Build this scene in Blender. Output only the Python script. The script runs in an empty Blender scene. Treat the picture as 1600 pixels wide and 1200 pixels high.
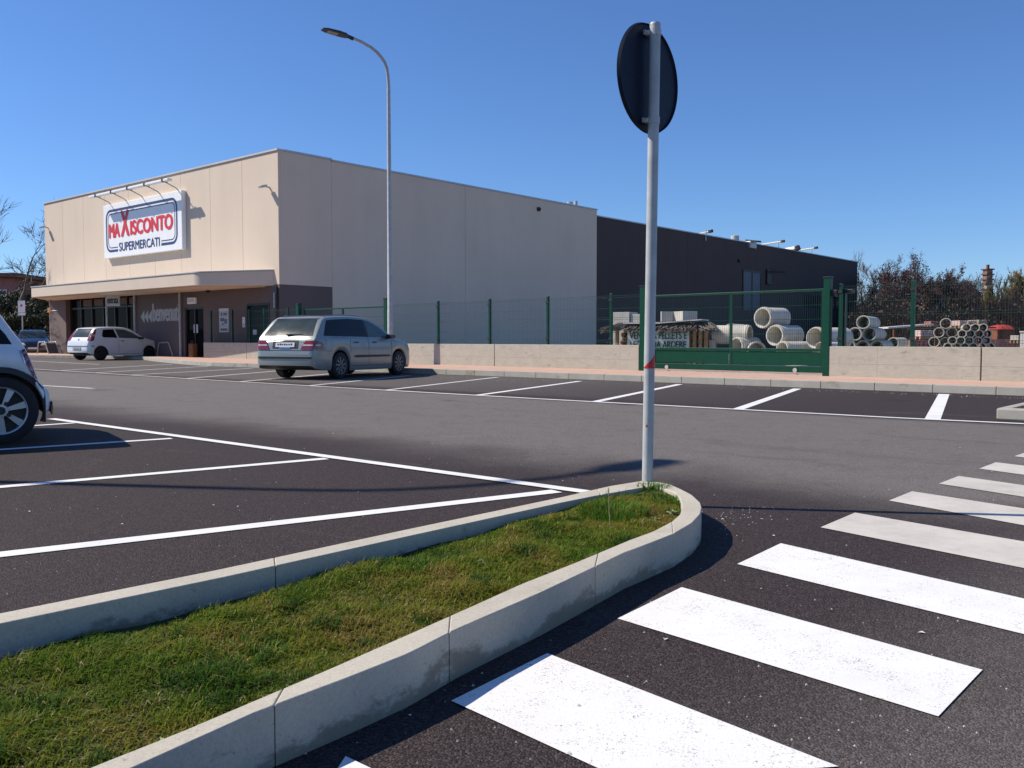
import bpy, bmesh, math, random
import numpy as np
from mathutils import Vector, Matrix
R = random.Random(7)
PI = math.pi
scene = bpy.context.scene
COL = scene.collection

# ------------------------------------------------------------------ camera, sky, sun, exposure
F = 1411.0                      # focal length in photo pixels (1600 wide)
H = 0.95                        # eye height
PT = math.atan(71 / F)          # looking slightly down
cp, sp = math.cos(PT), math.sin(PT)
cam = bpy.data.cameras.new('camera')
cam.sensor_width = 36.0
cam.lens = F / 1600 * 36.0
cam.clip_start = 0.05
cam.clip_end = 5000
camo = bpy.data.objects.new('camera', cam)
COL.objects.link(camo)
camo.location = (0, 0, H)
camo.rotation_euler = (PI / 2 - PT, 0, 0)
scene.camera = camo

SUN_EL = math.radians(43)
SUN_AZ = math.radians(-9)      # heading of the light on the ground, from +X
ldir = Vector((math.cos(SUN_EL) * math.cos(SUN_AZ), math.cos(SUN_EL) * math.sin(SUN_AZ), -math.sin(SUN_EL)))
world = bpy.data.worlds.new('World')
scene.world = world
world.use_nodes = True
wn = world.node_tree.nodes
sky = wn.new('ShaderNodeTexSky')
sky.sky_type = 'NISHITA'
sky.sun_disc = False
sky.sun_elevation = SUN_EL
sky.sun_rotation = math.atan2(-ldir.x, -ldir.y)
sky.altitude = 0
sky.air_density = 1.0
sky.dust_density = 0.0
sky.ozone_density = 8.0
tint = wn.new('ShaderNodeMix'); tint.data_type = 'RGBA'; tint.blend_type = 'MULTIPLY'      # white balance of the clear sky
tint.inputs[0].default_value = 1.0
tint.inputs[7].default_value = (1.03, 1.17, 1.40, 1)
world.node_tree.links.new(sky.outputs[0], tint.inputs[6])
world.node_tree.links.new(tint.outputs[2], wn['Background'].inputs[0])
wn['Background'].inputs[1].default_value = 0.08
sun = bpy.data.lights.new('sun', 'SUN')
sun.energy = 5.0
sun.angle = math.radians(0.5)
sun.color = (1.0, 0.91, 0.78)
suno = bpy.data.objects.new('sun', sun)
COL.objects.link(suno)
suno.location = (-30, 10, 30)
suno.rotation_euler = ldir.to_track_quat('-Z', 'Y').to_euler()
scene.view_settings.view_transform = 'Standard'
scene.view_settings.look = 'None'
scene.view_settings.gamma = 1
scene.view_settings.exposure = 0.26

# ------------------------------------------------------------------ measuring helpers (photo pixel -> place)
def ray(x, y):
    a = (x - 800) / F
    b = (600 - y) / F
    return (a, cp + b * sp, -sp + b * cp)
def G(x, y, z=0.0):             # the ground point (height z) seen at photo pixel x, y
    d = ray(x, y)
    t = (z - H) / d[2]
    return (d[0] * t, d[1] * t, z)
def at(x, y, Y):                # the point seen at pixel x, y that stands Y metres away
    d = ray(x, y)
    t = Y / d[1]
    return (d[0] * t, Y, H + d[2] * t)
def onplane(x, y, p, n):
    d = ray(x, y)
    t = (p[0] * n[0] + p[1] * n[1]) / (d[0] * n[0] + d[1] * n[1])
    return (d[0] * t, d[1] * t, H + d[2] * t)

# ------------------------------------------------------------------ object helpers
def tag(o, label=None, cat=None, group=None, kind=None):
    if label: o['label'] = label
    if cat: o['category'] = cat
    if group: o['group'] = group
    if kind: o['kind'] = kind
    return o
def thing(name, label, cat, loc=(0, 0, 0), rz=0.0, group=None):
    o = bpy.data.objects.new(name, None)
    COL.objects.link(o)
    o.empty_display_size = 0.2
    o.location = loc
    o.rotation_euler = (0, 0, rz)
    return tag(o, label, cat, group)
def kids(o):
    return [c for c in bpy.data.objects if c.parent == o]
def copy_tree(o, parent=None):
    c = o.copy()
    COL.objects.link(c)
    c.parent = parent
    for ch in kids(o):
        copy_tree(ch, c)
    return c

class MB:
    def __init__(s):
        s.v = []; s.f = []; s.m = []
    def add(s, vs, fs, mi=0):
        b = len(s.v)
        s.v += [tuple(p) for p in vs]
        s.f += [tuple(i + b for i in f) for f in fs]
        s.m += [mi] * len(fs)
    def box(s, x0, x1, y0, y1, z0, z1, mi=0):
        s.add([(x0, y0, z0), (x1, y0, z0), (x1, y1, z0), (x0, y1, z0), (x0, y0, z1), (x1, y0, z1), (x1, y1, z1), (x0, y1, z1)],
              [(3, 2, 1, 0), (4, 5, 6, 7), (0, 1, 5, 4), (1, 2, 6, 5), (2, 3, 7, 6), (3, 0, 4, 7)], mi)
        return s
    def prism(s, poly, z0, z1, mi=0, bottom=True):      # polygon given counter-clockwise
        n = len(poly)
        a = sum(poly[i][0] * poly[(i + 1) % n][1] - poly[(i + 1) % n][0] * poly[i][1] for i in range(n))
        if a < 0: poly = poly[::-1]
        zz = lambda p, z: z if len(p) < 3 else p[2] + z
        vs = [(p[0], p[1], z0) for p in poly] + [(p[0], p[1], z1) for p in poly]
        fs = [tuple(range(n, 2 * n))] + [(i, (i + 1) % n, n + (i + 1) % n, n + i) for i in range(n)]
        if bottom: fs.append(tuple(range(n - 1, -1, -1)))
        s.add(vs, fs, mi)
        return s
    def bar(s, a, b, w, h=None, mi=0, up=(0, 0, 1)):     # a box section bar from a to b
        h = h or w
        a = Vector(a); b = Vector(b); d = (b - a).normalized()
        u = Vector(up)
        if abs(d.dot(u)) > 0.95: u = Vector((1, 0, 0))
        sx = d.cross(u).normalized(); sz = sx.cross(d).normalized()
        vs = []
        for p in (a, b):
            for i, j in ((-1, -1), (1, -1), (1, 1), (-1, 1)):
                vs.append(p + sx * (w / 2 * i) + sz * (h / 2 * j))
        s.add(vs, [(0, 1, 2, 3), (7, 6, 5, 4), (1, 0, 4, 5), (2, 1, 5, 6), (3, 2, 6, 7), (0, 3, 7, 4)], mi)
        return s
    def tube(s, pts, rad, n=8, caps=True, mi=0):
        pts = [Vector(p) for p in pts]
        if not hasattr(rad, '__len__'): rad = [rad] * len(pts)
        base = len(s.v); prev = None
        for i, p in enumerate(pts):
            d = (pts[min(i + 1, len(pts) - 1)] - pts[max(i - 1, 0)])
            if d.length < 1e-9: d = Vector((0, 0, 1))
            d.normalize()
            if prev is None:
                u = d.orthogonal().normalized()
            else:
                u = prev - d * prev.dot(d)
                u = u.normalized() if u.length > 1e-6 else d.orthogonal().normalized()
            prev = u; w = d.cross(u)
            for k in range(n):
                t = 2 * PI * k / n
                s.v.append(tuple(p + (u * math.cos(t) + w * math.sin(t)) * rad[i]))
        for i in range(len(pts) - 1):
            for k in range(n):
                a = base + i * n + k; b = base + i * n + (k + 1) % n
                s.f.append((a, b, b + n, a + n)); s.m.append(mi)
        if caps:
            s.f.append(tuple(base + k for k in range(n - 1, -1, -1))); s.m.append(mi)
            s.f.append(tuple(base + (len(pts) - 1) * n + k for k in range(n))); s.m.append(mi)
        return s
    def lathe(s, prof, origin, axis, n=32, mi=0, closed=False):   # prof: (along axis, radius)
        o = Vector(origin); d = Vector(axis).normalized()
        u = d.orthogonal().normalized(); w = d.cross(u)
        base = len(s.v); m = len(prof)
        for a, r in prof:
            for k in range(n):
                t = 2 * PI * k / n
                s.v.append(tuple(o + d * a + (u * math.cos(t) + w * math.sin(t)) * r))
        for i in range(m if closed else m - 1):
            j = (i + 1) % m
            for k in range(n):
                k2 = (k + 1) % n
                s.f.append((base + i * n + k, base + i * n + k2, base + j * n + k2, base + j * n + k)); s.m.append(mi)
        return s
    def build(s, name, mat, parent=None, smooth=False, bevel=0, angle=35, seg=2, fixn=False):
        me = bpy.data.meshes.new(name)
        me.from_pydata(s.v, [], s.f)
        for m in (mat if isinstance(mat, (list, tuple)) else [mat]):
            me.materials.append(m)
        if any(s.m):
            me.polygons.foreach_set('material_index', s.m)
        if fixn:
            bm = bmesh.new(); bm.from_mesh(me)
            bmesh.ops.recalc_face_normals(bm, faces=bm.faces)
            bm.to_mesh(me); bm.free()
        if smooth:
            me.polygons.foreach_set('use_smooth', [True] * len(me.polygons))
            me.set_sharp_from_angle(angle=math.radians(angle))
        me.update()
        o = bpy.data.objects.new(name, me)
        COL.objects.link(o)
        o.parent = parent
        if bevel:
            b = o.modifiers.new('bevel', 'BEVEL'); b.width = bevel; b.segments = seg
            b.limit_method = 'ANGLE'; b.angle_limit = math.radians(40)
        return o

# ------------------------------------------------------------------ materials
MATS = {}
def nodes_of(name):
    m = bpy.data.materials.new(name); m.use_nodes = True
    nt = m.node_tree
    return m, nt, nt.nodes['Principled BSDF']
def N(nt, typ, **kw):
    n = nt.nodes.new(typ)
    for k, v in kw.items():
        if k.startswith('i_'):
            key = k[2:]
            n.inputs[int(key) if key.isdigit() else key.replace('_', ' ')].default_value = v
        else:
            setattr(n, k, v)
    return n
def ramp(nt, fac, stops):
    r = nt.nodes.new('ShaderNodeValToRGB')
    el = r.color_ramp.elements
    while len(el) < len(stops): el.new(0.5)
    for e, (p, c) in zip(el, stops):
        e.position = p
        e.color = (c[0], c[1], c[2], 1) if hasattr(c, '__len__') else (c, c, c, 1)
    nt.links.new(fac, r.inputs[0])
    return r.outputs[0]
def mixc(nt, fac, a, b, mode='MIX'):
    m = nt.nodes.new('ShaderNodeMix'); m.data_type = 'RGBA'; m.blend_type = mode
    for sock, v in ((m.inputs[0], fac), (m.inputs[6], a), (m.inputs[7], b)):
        if hasattr(v, 'is_linked') or hasattr(v, 'node'): nt.links.new(v, sock)
        elif hasattr(v, '__len__'): sock.default_value = (v[0], v[1], v[2], 1)
        else: sock.default_value = v
    return m.outputs[2]
def math_(nt, op, a, b=None, c=None):
    m = nt.nodes.new('ShaderNodeMath'); m.operation = op
    for i, v in enumerate((a, b, c)):
        if v is None: continue
        if hasattr(v, 'node'): nt.links.new(v, m.inputs[i])
        else: m.inputs[i].default_value = v
    return m.outputs[0]
def smooth_(nt, v, lo, hi):
    m = nt.nodes.new('ShaderNodeMapRange'); m.interpolation_type = 'SMOOTHSTEP'
    nt.links.new(v, m.inputs[0]); m.inputs[1].default_value = lo; m.inputs[2].default_value = hi
    return m.outputs[0]
def noise(nt, vec, scale, detail=4, rough=0.6):
    n = N(nt, 'ShaderNodeTexNoise', i_Scale=scale, i_Detail=detail, i_Roughness=rough)
    nt.links.new(vec, n.inputs['Vector'])
    return n.outputs[0]
def coords(nt, kind='Object', scale=None):
    t = nt.nodes.new('ShaderNodeTexCoord').outputs[kind]
    if scale:
        mp = N(nt, 'ShaderNodeMapping'); mp.inputs['Scale'].default_value = scale
        nt.links.new(t, mp.inputs[0]); t = mp.outputs[0]
    return t
def bump(nt, bs, h, strength, dist=0.01):
    b = N(nt, 'ShaderNodeBump', i_Strength=strength, i_Distance=dist)
    nt.links.new(h, b.inputs['Height']); nt.links.new(b.outputs[0], bs.inputs['Normal'])
def mat(name, col, rough=0.6, metal=0.0, var=0.12, vscale=3.0, bmp=0.0, bscale=60, spec=None, coat=0.0, dirt=None, emit=None):
    if name in MATS: return MATS[name]
    m, nt, bs = nodes_of(name)
    co = coords(nt)
    n = noise(nt, co, vscale, 5)
    c2 = [max(0, c * (1 - var)) for c in col]; c3 = [c * (1 + var) for c in col]
    c = ramp(nt, n, [(0.3, c2), (0.7, c3)])
    if dirt:
        d = noise(nt, co, dirt[1], 6, 0.7)
        c = mixc(nt, smooth_(nt, d, dirt[2], dirt[2] + 0.22), c, dirt[0])
    nt.links.new(c, bs.inputs['Base Color'])
    bs.inputs['Metallic'].default_value = metal
    nr = noise(nt, co, vscale * 4, 3)
    rr = N(nt, 'ShaderNodeMapRange'); nt.links.new(nr, rr.inputs[0])
    rr.inputs[3].default_value = max(0.02, rough * 0.85); rr.inputs[4].default_value = min(1, rough * 1.15)
    nt.links.new(rr.outputs[0], bs.inputs['Roughness'])
    if spec is not None: bs.inputs['Specular IOR Level'].default_value = spec
    if coat: bs.inputs['Coat Weight'].default_value = coat; bs.inputs['Coat Roughness'].default_value = 0.04
    if emit: bs.inputs['Emission Color'].default_value = (*emit[0], 1); bs.inputs['Emission Strength'].default_value = emit[1]
    if bmp: bump(nt, bs, noise(nt, co, bscale, 6, 0.7), bmp)
    MATS[name] = m
    return m

# painted metal, plastics and small things
M_galv = mat('galvanised steel', (0.40, 0.42, 0.42), 0.5, 0.0, 0.16, 9, 0.03, 40)
M_green = mat('green coated steel', (0.002, 0.048, 0.026), 0.4, 0, 0.12, 5, spec=0.25)
M_green_wire = mat('green coated wire', (0.004, 0.045, 0.03), 0.3, 0, 0.1, 5)
M_black = mat('black plastic', (0.015, 0.015, 0.017), 0.5, 0, 0.15, 8)
M_tyre = mat('tyre rubber', (0.014, 0.014, 0.015), 0.75, 0, 0.2, 9, 0.1, 80)
M_glass = mat('dark car glass', (0.006, 0.007, 0.008), 0.05, 0, 0.1, 3, spec=0.3)
M_glass_tint = mat('greenish car glass', (0.06, 0.085, 0.08), 0.05, 0, 0.2, 4, spec=0.6)
M_rearglass = mat('dusty rear glass', (0.03, 0.042, 0.042), 0.16, 0, 0.3, 3, 0.10, 2.2, spec=0.35)
M_silver = mat('silver car paint', (0.26, 0.29, 0.28), 0.36, 0.3, 0.04, 3, coat=0.5, dirt=((0.3, 0.31, 0.3), 2.5, 0.62))
M_white_car = mat('white car paint', (0.72, 0.74, 0.75), 0.35, 0, 0.04, 3, coat=0.8, dirt=((0.55, 0.54, 0.5), 2.2, 0.62))
M_blue_car = mat('dark blue car paint', (0.005, 0.009, 0.022), 0.25, 0.0, 0.05, 3, coat=1.0)
M_red_lamp = mat('red lamp lens', (0.22, 0.015, 0.018), 0.15, 0, 0.15, 20, coat=0.6)
M_pale_lamp = mat('pale lamp lens', (0.55, 0.50, 0.50), 0.15, 0, 0.1, 20, coat=0.6)
M_rim = mat('silver wheel rim', (0.42, 0.44, 0.46), 0.35, 0.6, 0.08, 10)
M_hubcap = mat('grey wheel cover', (0.20, 0.21, 0.22), 0.45, 0.3, 0.15, 12)
M_chrome = mat('chrome', (0.6, 0.6, 0.6), 0.12, 1.0, 0.05, 5)
M_plate = mat('number plate white', (0.62, 0.64, 0.66), 0.4, 0, 0.06, 12)
M_signback = mat('dark sign back paint', (0.003, 0.006, 0.020), 0.5, 0, 0.15, 6, spec=0.25)
M_red = mat('red reflective film', (0.50, 0.015, 0.018), 0.4, 0, 0.1, 15)
M_white = mat('white painted metal', (0.84, 0.85, 0.86), 0.45, 0, 0.05, 4)
M_signred = mat('red lettering', (0.66, 0.02, 0.035), 0.5, 0, 0.05, 2)
M_signnavy = mat('navy lettering', (0.025, 0.045, 0.16), 0.5, 0, 0.05, 2)
M_yellow = mat('yellow plastic', (0.45, 0.26, 0.03), 0.5, 0, 0.1, 6)
M_orange = mat('orange marker', (0.65, 0.28, 0.04), 0.5, 0, 0.1, 6)
M_coping = mat('metal coping', (0.42, 0.44, 0.46), 0.4, 0.3, 0.08, 1)
M_coping_front = mat('pale metal coping', (0.55, 0.53, 0.49), 0.45, 0.1, 0.08, 1)
M_letter_grey = mat('pale grey lettering', (0.42, 0.41, 0.40), 0.6, 0, 0.05, 2)
M_letter_dark = mat('dark lettering', (0.03, 0.03, 0.035), 0.6, 0, 0.05, 2)
M_banner_letter = mat('dark green banner lettering', (0.01, 0.07, 0.04), 0.6, 0, 0.08, 4)
M_banner = mat('pale banner cloth', (0.62, 0.70, 0.66), 0.8, 0, 0.12, 3, 0.3, 6)
M_wood = mat('raw timber', (0.34, 0.20, 0.10), 0.8, 0, 0.35, 6, 0.2, 30)
M_thatch = mat('grey brown reed thatch', (0.16, 0.13, 0.11), 0.9, 0, 0.5, 14, 0.5, 50)
M_pipe = mat('cast concrete pipe', (0.50, 0.475, 0.41), 0.85, 0, 0.2, 2.5, 0.15, 40, dirt=((0.2, 0.19, 0.17), 3, 0.62))
M_block = mat('concrete block', (0.47, 0.45, 0.40), 0.85, 0, 0.12, 3, 0.1, 40)
M_brick_pack = mat('reddish brick pack', (0.38, 0.16, 0.15), 0.85, 0, 0.5, 9, 0.3, 20)
M_pinkpack = mat('pale pink block pack', (0.52, 0.40, 0.38), 0.85, 0, 0.3, 7, 0.3, 20)
M_tarp = mat('red tarpaulin', (0.36, 0.04, 0.03), 0.6, 0, 0.2, 3, 0.4, 6)
M_rust = mat('rusty brown steel', (0.16, 0.06, 0.03), 0.8, 0.1, 0.4, 4, 0.2, 30)
M_roofsheet = mat('pale corrugated roof sheet', (0.60, 0.56, 0.55), 0.6, 0, 0.12, 4)
M_pale_building = mat('pale plaster', (0.50, 0.47, 0.44), 0.85, 0, 0.12, 0.4)
M_window_far = mat('far window glass', (0.03, 0.035, 0.04), 0.15, 0, 0.1, 2)
M_brownroof = mat('brown roof tiles', (0.20, 0.09, 0.06), 0.85, 0, 0.25, 3)
M_poster = mat('poster paper', (0.55, 0.58, 0.62), 0.6, 0, 0.05, 3)
M_inter = mat('interior dark', (0.012, 0.012, 0.013), 0.7, 0, 0.2, 2)
M_shopglass = mat('dark shop glass', (0.009, 0.009, 0.010), 0.12, 0, 0.1, 2, spec=0.015)
M_door = mat('dark door paint', (0.028, 0.024, 0.030), 0.5, 0, 0.1, 3)
M_bag = mat('brown paper bag', (0.16, 0.07, 0.025), 0.8, 0, 0.2, 5)
M_bark = mat('grey brown bark', (0.085, 0.065, 0.055), 0.9, 0, 0.3, 6, 0.3, 30)
M_barkgrey = mat('pale grey bark', (0.12, 0.105, 0.09), 0.9, 0, 0.3, 6, 0.3, 30)
M_twig = mat('purple brown twigs', (0.075, 0.046, 0.042), 0.9, 0, 0.35, 0.5)
M_twig2 = mat('grey twigs', (0.11, 0.085, 0.07), 0.9, 0, 0.35, 0.5)
M_willow = mat('yellowish shoots', (0.20, 0.155, 0.065), 0.9, 0, 0.35, 0.5)
M_brush = mat('brown undergrowth', (0.095, 0.06, 0.042), 0.95, 0, 0.45, 0.4)
M_leafdark = mat('dark evergreen leaves', (0.028, 0.042, 0.018), 0.75, 0, 0.4, 0.7)
M_alder = mat('dark dry leaves', (0.065, 0.034, 0.036), 0.85, 0, 0.4, 0.8)
M_leafgreen = mat('broad weed leaves', (0.16, 0.24, 0.09), 0.6, 0, 0.25, 20)
M_stem = mat('pale dry stem', (0.32, 0.30, 0.15), 0.7, 0, 0.2, 12)
M_paper = mat('white litter', (0.6, 0.6, 0.58), 0.8, 0, 0.1, 9)

# --- asphalt: one sheet, worn paler along the driving lane
def asphalt():
    m, nt, bs = nodes_of('asphalt')
    co = coords(nt)
    sep = N(nt, 'ShaderNodeSeparateXYZ'); nt.links.new(co, sep.inputs[0])
    x, y = sep.outputs[0], sep.outputs[1]
    d = math_(nt, 'ADD', math_(nt, 'MULTIPLY', x, 0.655), math_(nt, 'MULTIPLY', y, 0.755))
    e = math_(nt, 'SUBTRACT', math_(nt, 'MULTIPLY', x, 0.755), math_(nt, 'MULTIPLY', y, 0.655))
    nb = noise(nt, co, 0.55, 5, 0.6)
    wob = math_(nt, 'MULTIPLY', math_(nt, 'SUBTRACT', nb, 0.5), 1.6)
    dw = math_(nt, 'ADD', d, wob)
    lane = math_(nt, 'MULTIPLY', smooth_(nt, dw, 4.7, 6.3), math_(nt, 'SUBTRACT', 1.0, smooth_(nt, math_(nt, 'ADD', d, math_(nt, 'MULTIPLY', wob, 0.35)), 10.7, 11.25)))
    ew = math_(nt, 'ADD', e, math_(nt, 'MULTIPLY', wob, 0.5))
    right = math_(nt, 'MULTIPLY', smooth_(nt, ew, -1.35, -0.35), math_(nt, 'SUBTRACT', 1.0, smooth_(nt, d, 10.7, 11.2)))
    worn = math_(nt, 'MAXIMUM', lane, math_(nt, 'MULTIPLY', right, 0.5))
    far = math_(nt, 'MULTIPLY', smooth_(nt, d, 11.3, 12.0), smooth_(nt, math_(nt, 'MULTIPLY', e, -1.0), 4.0, 16.0))
    worn = math_(nt, 'MAXIMUM', worn, math_(nt, 'MULTIPLY', far, 0.6))
    streak = noise(nt, coords(nt, 'Object', (1, 1, 1)), 2.3, 6, 0.7)
    worn = math_(nt, 'MULTIPLY', worn, math_(nt, 'ADD', 0.62, math_(nt, 'MULTIPLY', streak, 0.72)))
    vor = N(nt, 'ShaderNodeTexVoronoi', i_Scale=165); nt.links.new(co, vor.inputs['Vector'])
    vc = N(nt, 'ShaderNodeSeparateColor'); nt.links.new(vor.outputs[1], vc.inputs[0])
    grain = math_(nt, 'ADD', math_(nt, 'MULTIPLY', noise(nt, co, 210, 3, 0.75), 0.55), math_(nt, 'MULTIPLY', vc.outputs[0], 0.45))
    fresh = ramp(nt, grain, [(0.25, (0.012, 0.0080, 0.0080)), (0.55, (0.042, 0.0295, 0.029)), (0.80, (0.10, 0.074, 0.070))])
    wornc = ramp(nt, grain, [(0.22, (0.10, 0.088, 0.079)), (0.52, (0.168, 0.15, 0.136)), (0.82, (0.26, 0.235, 0.215))])
    c = mixc(nt, worn, fresh, wornc)
    blot = noise(nt, co, 6, 5, 0.7)
    c = mixc(nt, math_(nt, 'MULTIPLY', smooth_(nt, blot, 0.54, 0.75), 0.4), c, (0.025, 0.021, 0.021))
    trk = N(nt, 'ShaderNodeCombineXYZ'); nt.links.new(math_(nt, 'MULTIPLY', e, 0.22), trk.inputs[0]); nt.links.new(math_(nt, 'MULTIPLY', dw, 2.6), trk.inputs[1])
    tr = noise(nt, trk.outputs[0], 1.0, 6, 0.65)
    c = mixc(nt, math_(nt, 'MULTIPLY', smooth_(nt, tr, 0.60, 0.74), 0.22), c, (0.20, 0.18, 0.165))
    c = mixc(nt, math_(nt, 'MULTIPLY', math_(nt, 'SUBTRACT', 1.0, smooth_(nt, tr, 0.28, 0.42)), 0.30), c, (0.045, 0.036, 0.035))
    oil = N(nt, 'ShaderNodeTexVoronoi', i_Scale=0.45); nt.links.new(co, oil.inputs['Vector'])
    od = math_(nt, 'ADD', oil.outputs[0], math_(nt, 'MULTIPLY', noise(nt, co, 9, 4, 0.7), 0.12))
    c = mixc(nt, math_(nt, 'MULTIPLY', math_(nt, 'SUBTRACT', 1.0, smooth_(nt, od, 0.10, 0.19)), 0.5), c, (0.014, 0.012, 0.013))
    fine = noise(nt, co, 28, 4, 0.7)
    c = mixc(nt, math_(nt, 'MULTIPLY', smooth_(nt, fine, 0.55, 0.72), 0.30), c, (0.030, 0.025, 0.025))
    nt.links.new(c, bs.inputs['Base Color'])
    bs.inputs['Roughness'].default_value = 0.85
    bs.inputs['Specular IOR Level'].default_value = 0.3
    h = math_(nt, 'ADD', math_(nt, 'MULTIPLY', vor.outputs[0], -0.8), math_(nt, 'MULTIPLY', grain, 0.9))
    bump(nt, bs, h, 0.8, 0.006)
    return m
M_asphalt = asphalt()

def roadpaint(name, col, wear, dirt=0.0):
    m, nt, bs = nodes_of(name)
    co = coords(nt)
    g = noise(nt, co, 155, 4, 0.85)
    b = noise(nt, co, 5.5, 6, 0.75)
    v = math_(nt, 'ADD', g, math_(nt, 'MULTIPLY', math_(nt, 'SUBTRACT', b, 0.5), 0.42))
    fac = smooth_(nt, v, wear, wear + 0.05)
    dd = noise(nt, co, 2.2, 6, 0.7)
    base = mixc(nt, math_(nt, 'MULTIPLY', smooth_(nt, dd, 0.35, 0.75), dirt), col, (0.30, 0.28, 0.25))
    c = mixc(nt, fac, base, (0.10, 0.09, 0.09))
    nt.links.new(c, bs.inputs['Base Color'])
    bs.inputs['Roughness'].default_value = 0.7
    bump(nt, bs, g, 0.4, 0.004)
    return m
M_line = roadpaint('white line paint', (0.78, 0.78, 0.76), 0.64, 0.25)
M_linefar = roadpaint('worn line paint', (0.66, 0.65, 0.62), 0.64, 0.4)
M_zebra = roadpaint('white crossing paint', (0.80, 0.795, 0.77), 0.60, 0.14)
M_zebra_dirty = roadpaint('dusty crossing paint', (0.60, 0.565, 0.50), 0.64, 0.5)

def concrete(name, col, stain=(0.16, 0.15, 0.12), amount=0.5, boards=False, pits=True, sides=False):
    m, nt, bs = nodes_of(name)
    co = coords(nt)
    a = noise(nt, co, 3.0, 6, 0.65)
    f = noise(nt, co, 90, 4, 0.8)
    c = ramp(nt, a, [(0.3, [k * 0.82 for k in col]), (0.7, [k * 1.1 for k in col])])
    c = mixc(nt, 0.35, c, ramp(nt, f, [(0.3, [k * 0.55 for k in col]), (0.7, [k * 1.25 for k in col])]))
    st = noise(nt, coords(nt, 'Object', (1.6, 1.6, 3.5)), 1.4, 6, 0.75)
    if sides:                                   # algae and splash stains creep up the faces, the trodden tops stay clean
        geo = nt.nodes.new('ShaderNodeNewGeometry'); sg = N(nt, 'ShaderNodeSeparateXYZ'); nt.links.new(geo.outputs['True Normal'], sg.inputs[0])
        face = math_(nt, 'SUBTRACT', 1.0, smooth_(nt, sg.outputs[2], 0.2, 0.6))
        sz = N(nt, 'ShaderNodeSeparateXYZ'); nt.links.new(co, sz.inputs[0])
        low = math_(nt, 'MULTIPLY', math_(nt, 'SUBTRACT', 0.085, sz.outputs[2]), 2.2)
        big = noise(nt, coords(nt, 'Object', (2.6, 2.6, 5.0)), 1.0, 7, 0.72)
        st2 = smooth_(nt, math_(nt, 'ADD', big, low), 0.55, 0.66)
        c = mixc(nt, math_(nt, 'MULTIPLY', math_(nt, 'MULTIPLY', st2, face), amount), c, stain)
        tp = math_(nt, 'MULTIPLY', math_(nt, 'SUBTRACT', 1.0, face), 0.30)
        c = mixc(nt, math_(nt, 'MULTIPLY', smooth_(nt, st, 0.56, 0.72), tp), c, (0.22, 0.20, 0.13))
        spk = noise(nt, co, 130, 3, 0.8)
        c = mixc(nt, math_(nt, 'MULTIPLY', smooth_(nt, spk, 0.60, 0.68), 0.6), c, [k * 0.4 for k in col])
    else:
        c = mixc(nt, math_(nt, 'MULTIPLY', smooth_(nt, st, 0.54, 0.68), amount), c, stain)
    hh = f
    if boards:
        sep = N(nt, 'ShaderNodeSeparateXYZ'); nt.links.new(co, sep.inputs[0])
        zz = math_(nt, 'ABSOLUTE', math_(nt, 'SUBTRACT', sep.outputs[2], 0.41))
        xx = math_(nt, 'PINGPONG', math_(nt, 'ADD', sep.outputs[0], 40.3), 1.38)
        seam = math_(nt, 'MAXIMUM', math_(nt, 'SUBTRACT', 1.0, smooth_(nt, zz, 0.002, 0.011)), math_(nt, 'SUBTRACT', 1.0, smooth_(nt, xx, 0.002, 0.010)))
        c = mixc(nt, math_(nt, 'MULTIPLY', seam, 0.5), c, [k * 0.4 for k in col])
        gr = noise(nt, coords(nt, 'Object', (1.5, 1.5, 34)), 2.5, 5, 0.7)
        c = mixc(nt, 0.35, c, ramp(nt, gr, [(0.35, [k * 0.5 for k in col]), (0.65, [k * 1.2 for k in col])]))
        mot = noise(nt, co, 7.0, 6, 0.75)
        c = mixc(nt, math_(nt, 'MULTIPLY', smooth_(nt, mot, 0.52, 0.70), 0.45), c, [k * 0.55 for k in col])
        sc = N(nt, 'ShaderNodeTexVoronoi', i_Scale=2.1); nt.links.new(coords(nt, 'Object', (0.7, 1.0, 2.0)), sc.inputs['Vector'])
        c = mixc(nt, math_(nt, 'MULTIPLY', math_(nt, 'SUBTRACT', 1.0, smooth_(nt, math_(nt, 'ADD', sc.outputs[0], math_(nt, 'MULTIPLY', mot, 0.5)), 0.30, 0.42)), 0.6), c, stain)
        hh = math_(nt, 'SUBTRACT', f, seam)
    if pits:
        v = noise(nt, co, 38, 3, 0.5)
        p = smooth_(nt, v, 0.69, 0.74)
        c = mixc(nt, math_(nt, 'MULTIPLY', p, 0.55), c, [k * 0.35 for k in col])
    nt.links.new(c, bs.inputs['Base Color'])
    bs.inputs['Roughness'].default_value = 0.88
    bump(nt, bs, hh, 0.25, 0.006)
    return m
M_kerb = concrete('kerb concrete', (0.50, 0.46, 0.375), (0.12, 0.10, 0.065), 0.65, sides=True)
M_kerbfar = concrete('pavement kerb concrete', (0.40, 0.38, 0.33), (0.20, 0.17, 0.12), 0.6, pits=False)
M_wall = concrete('board marked concrete', (0.44, 0.41, 0.345), (0.20, 0.18, 0.145), 0.6, boards=True)

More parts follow.
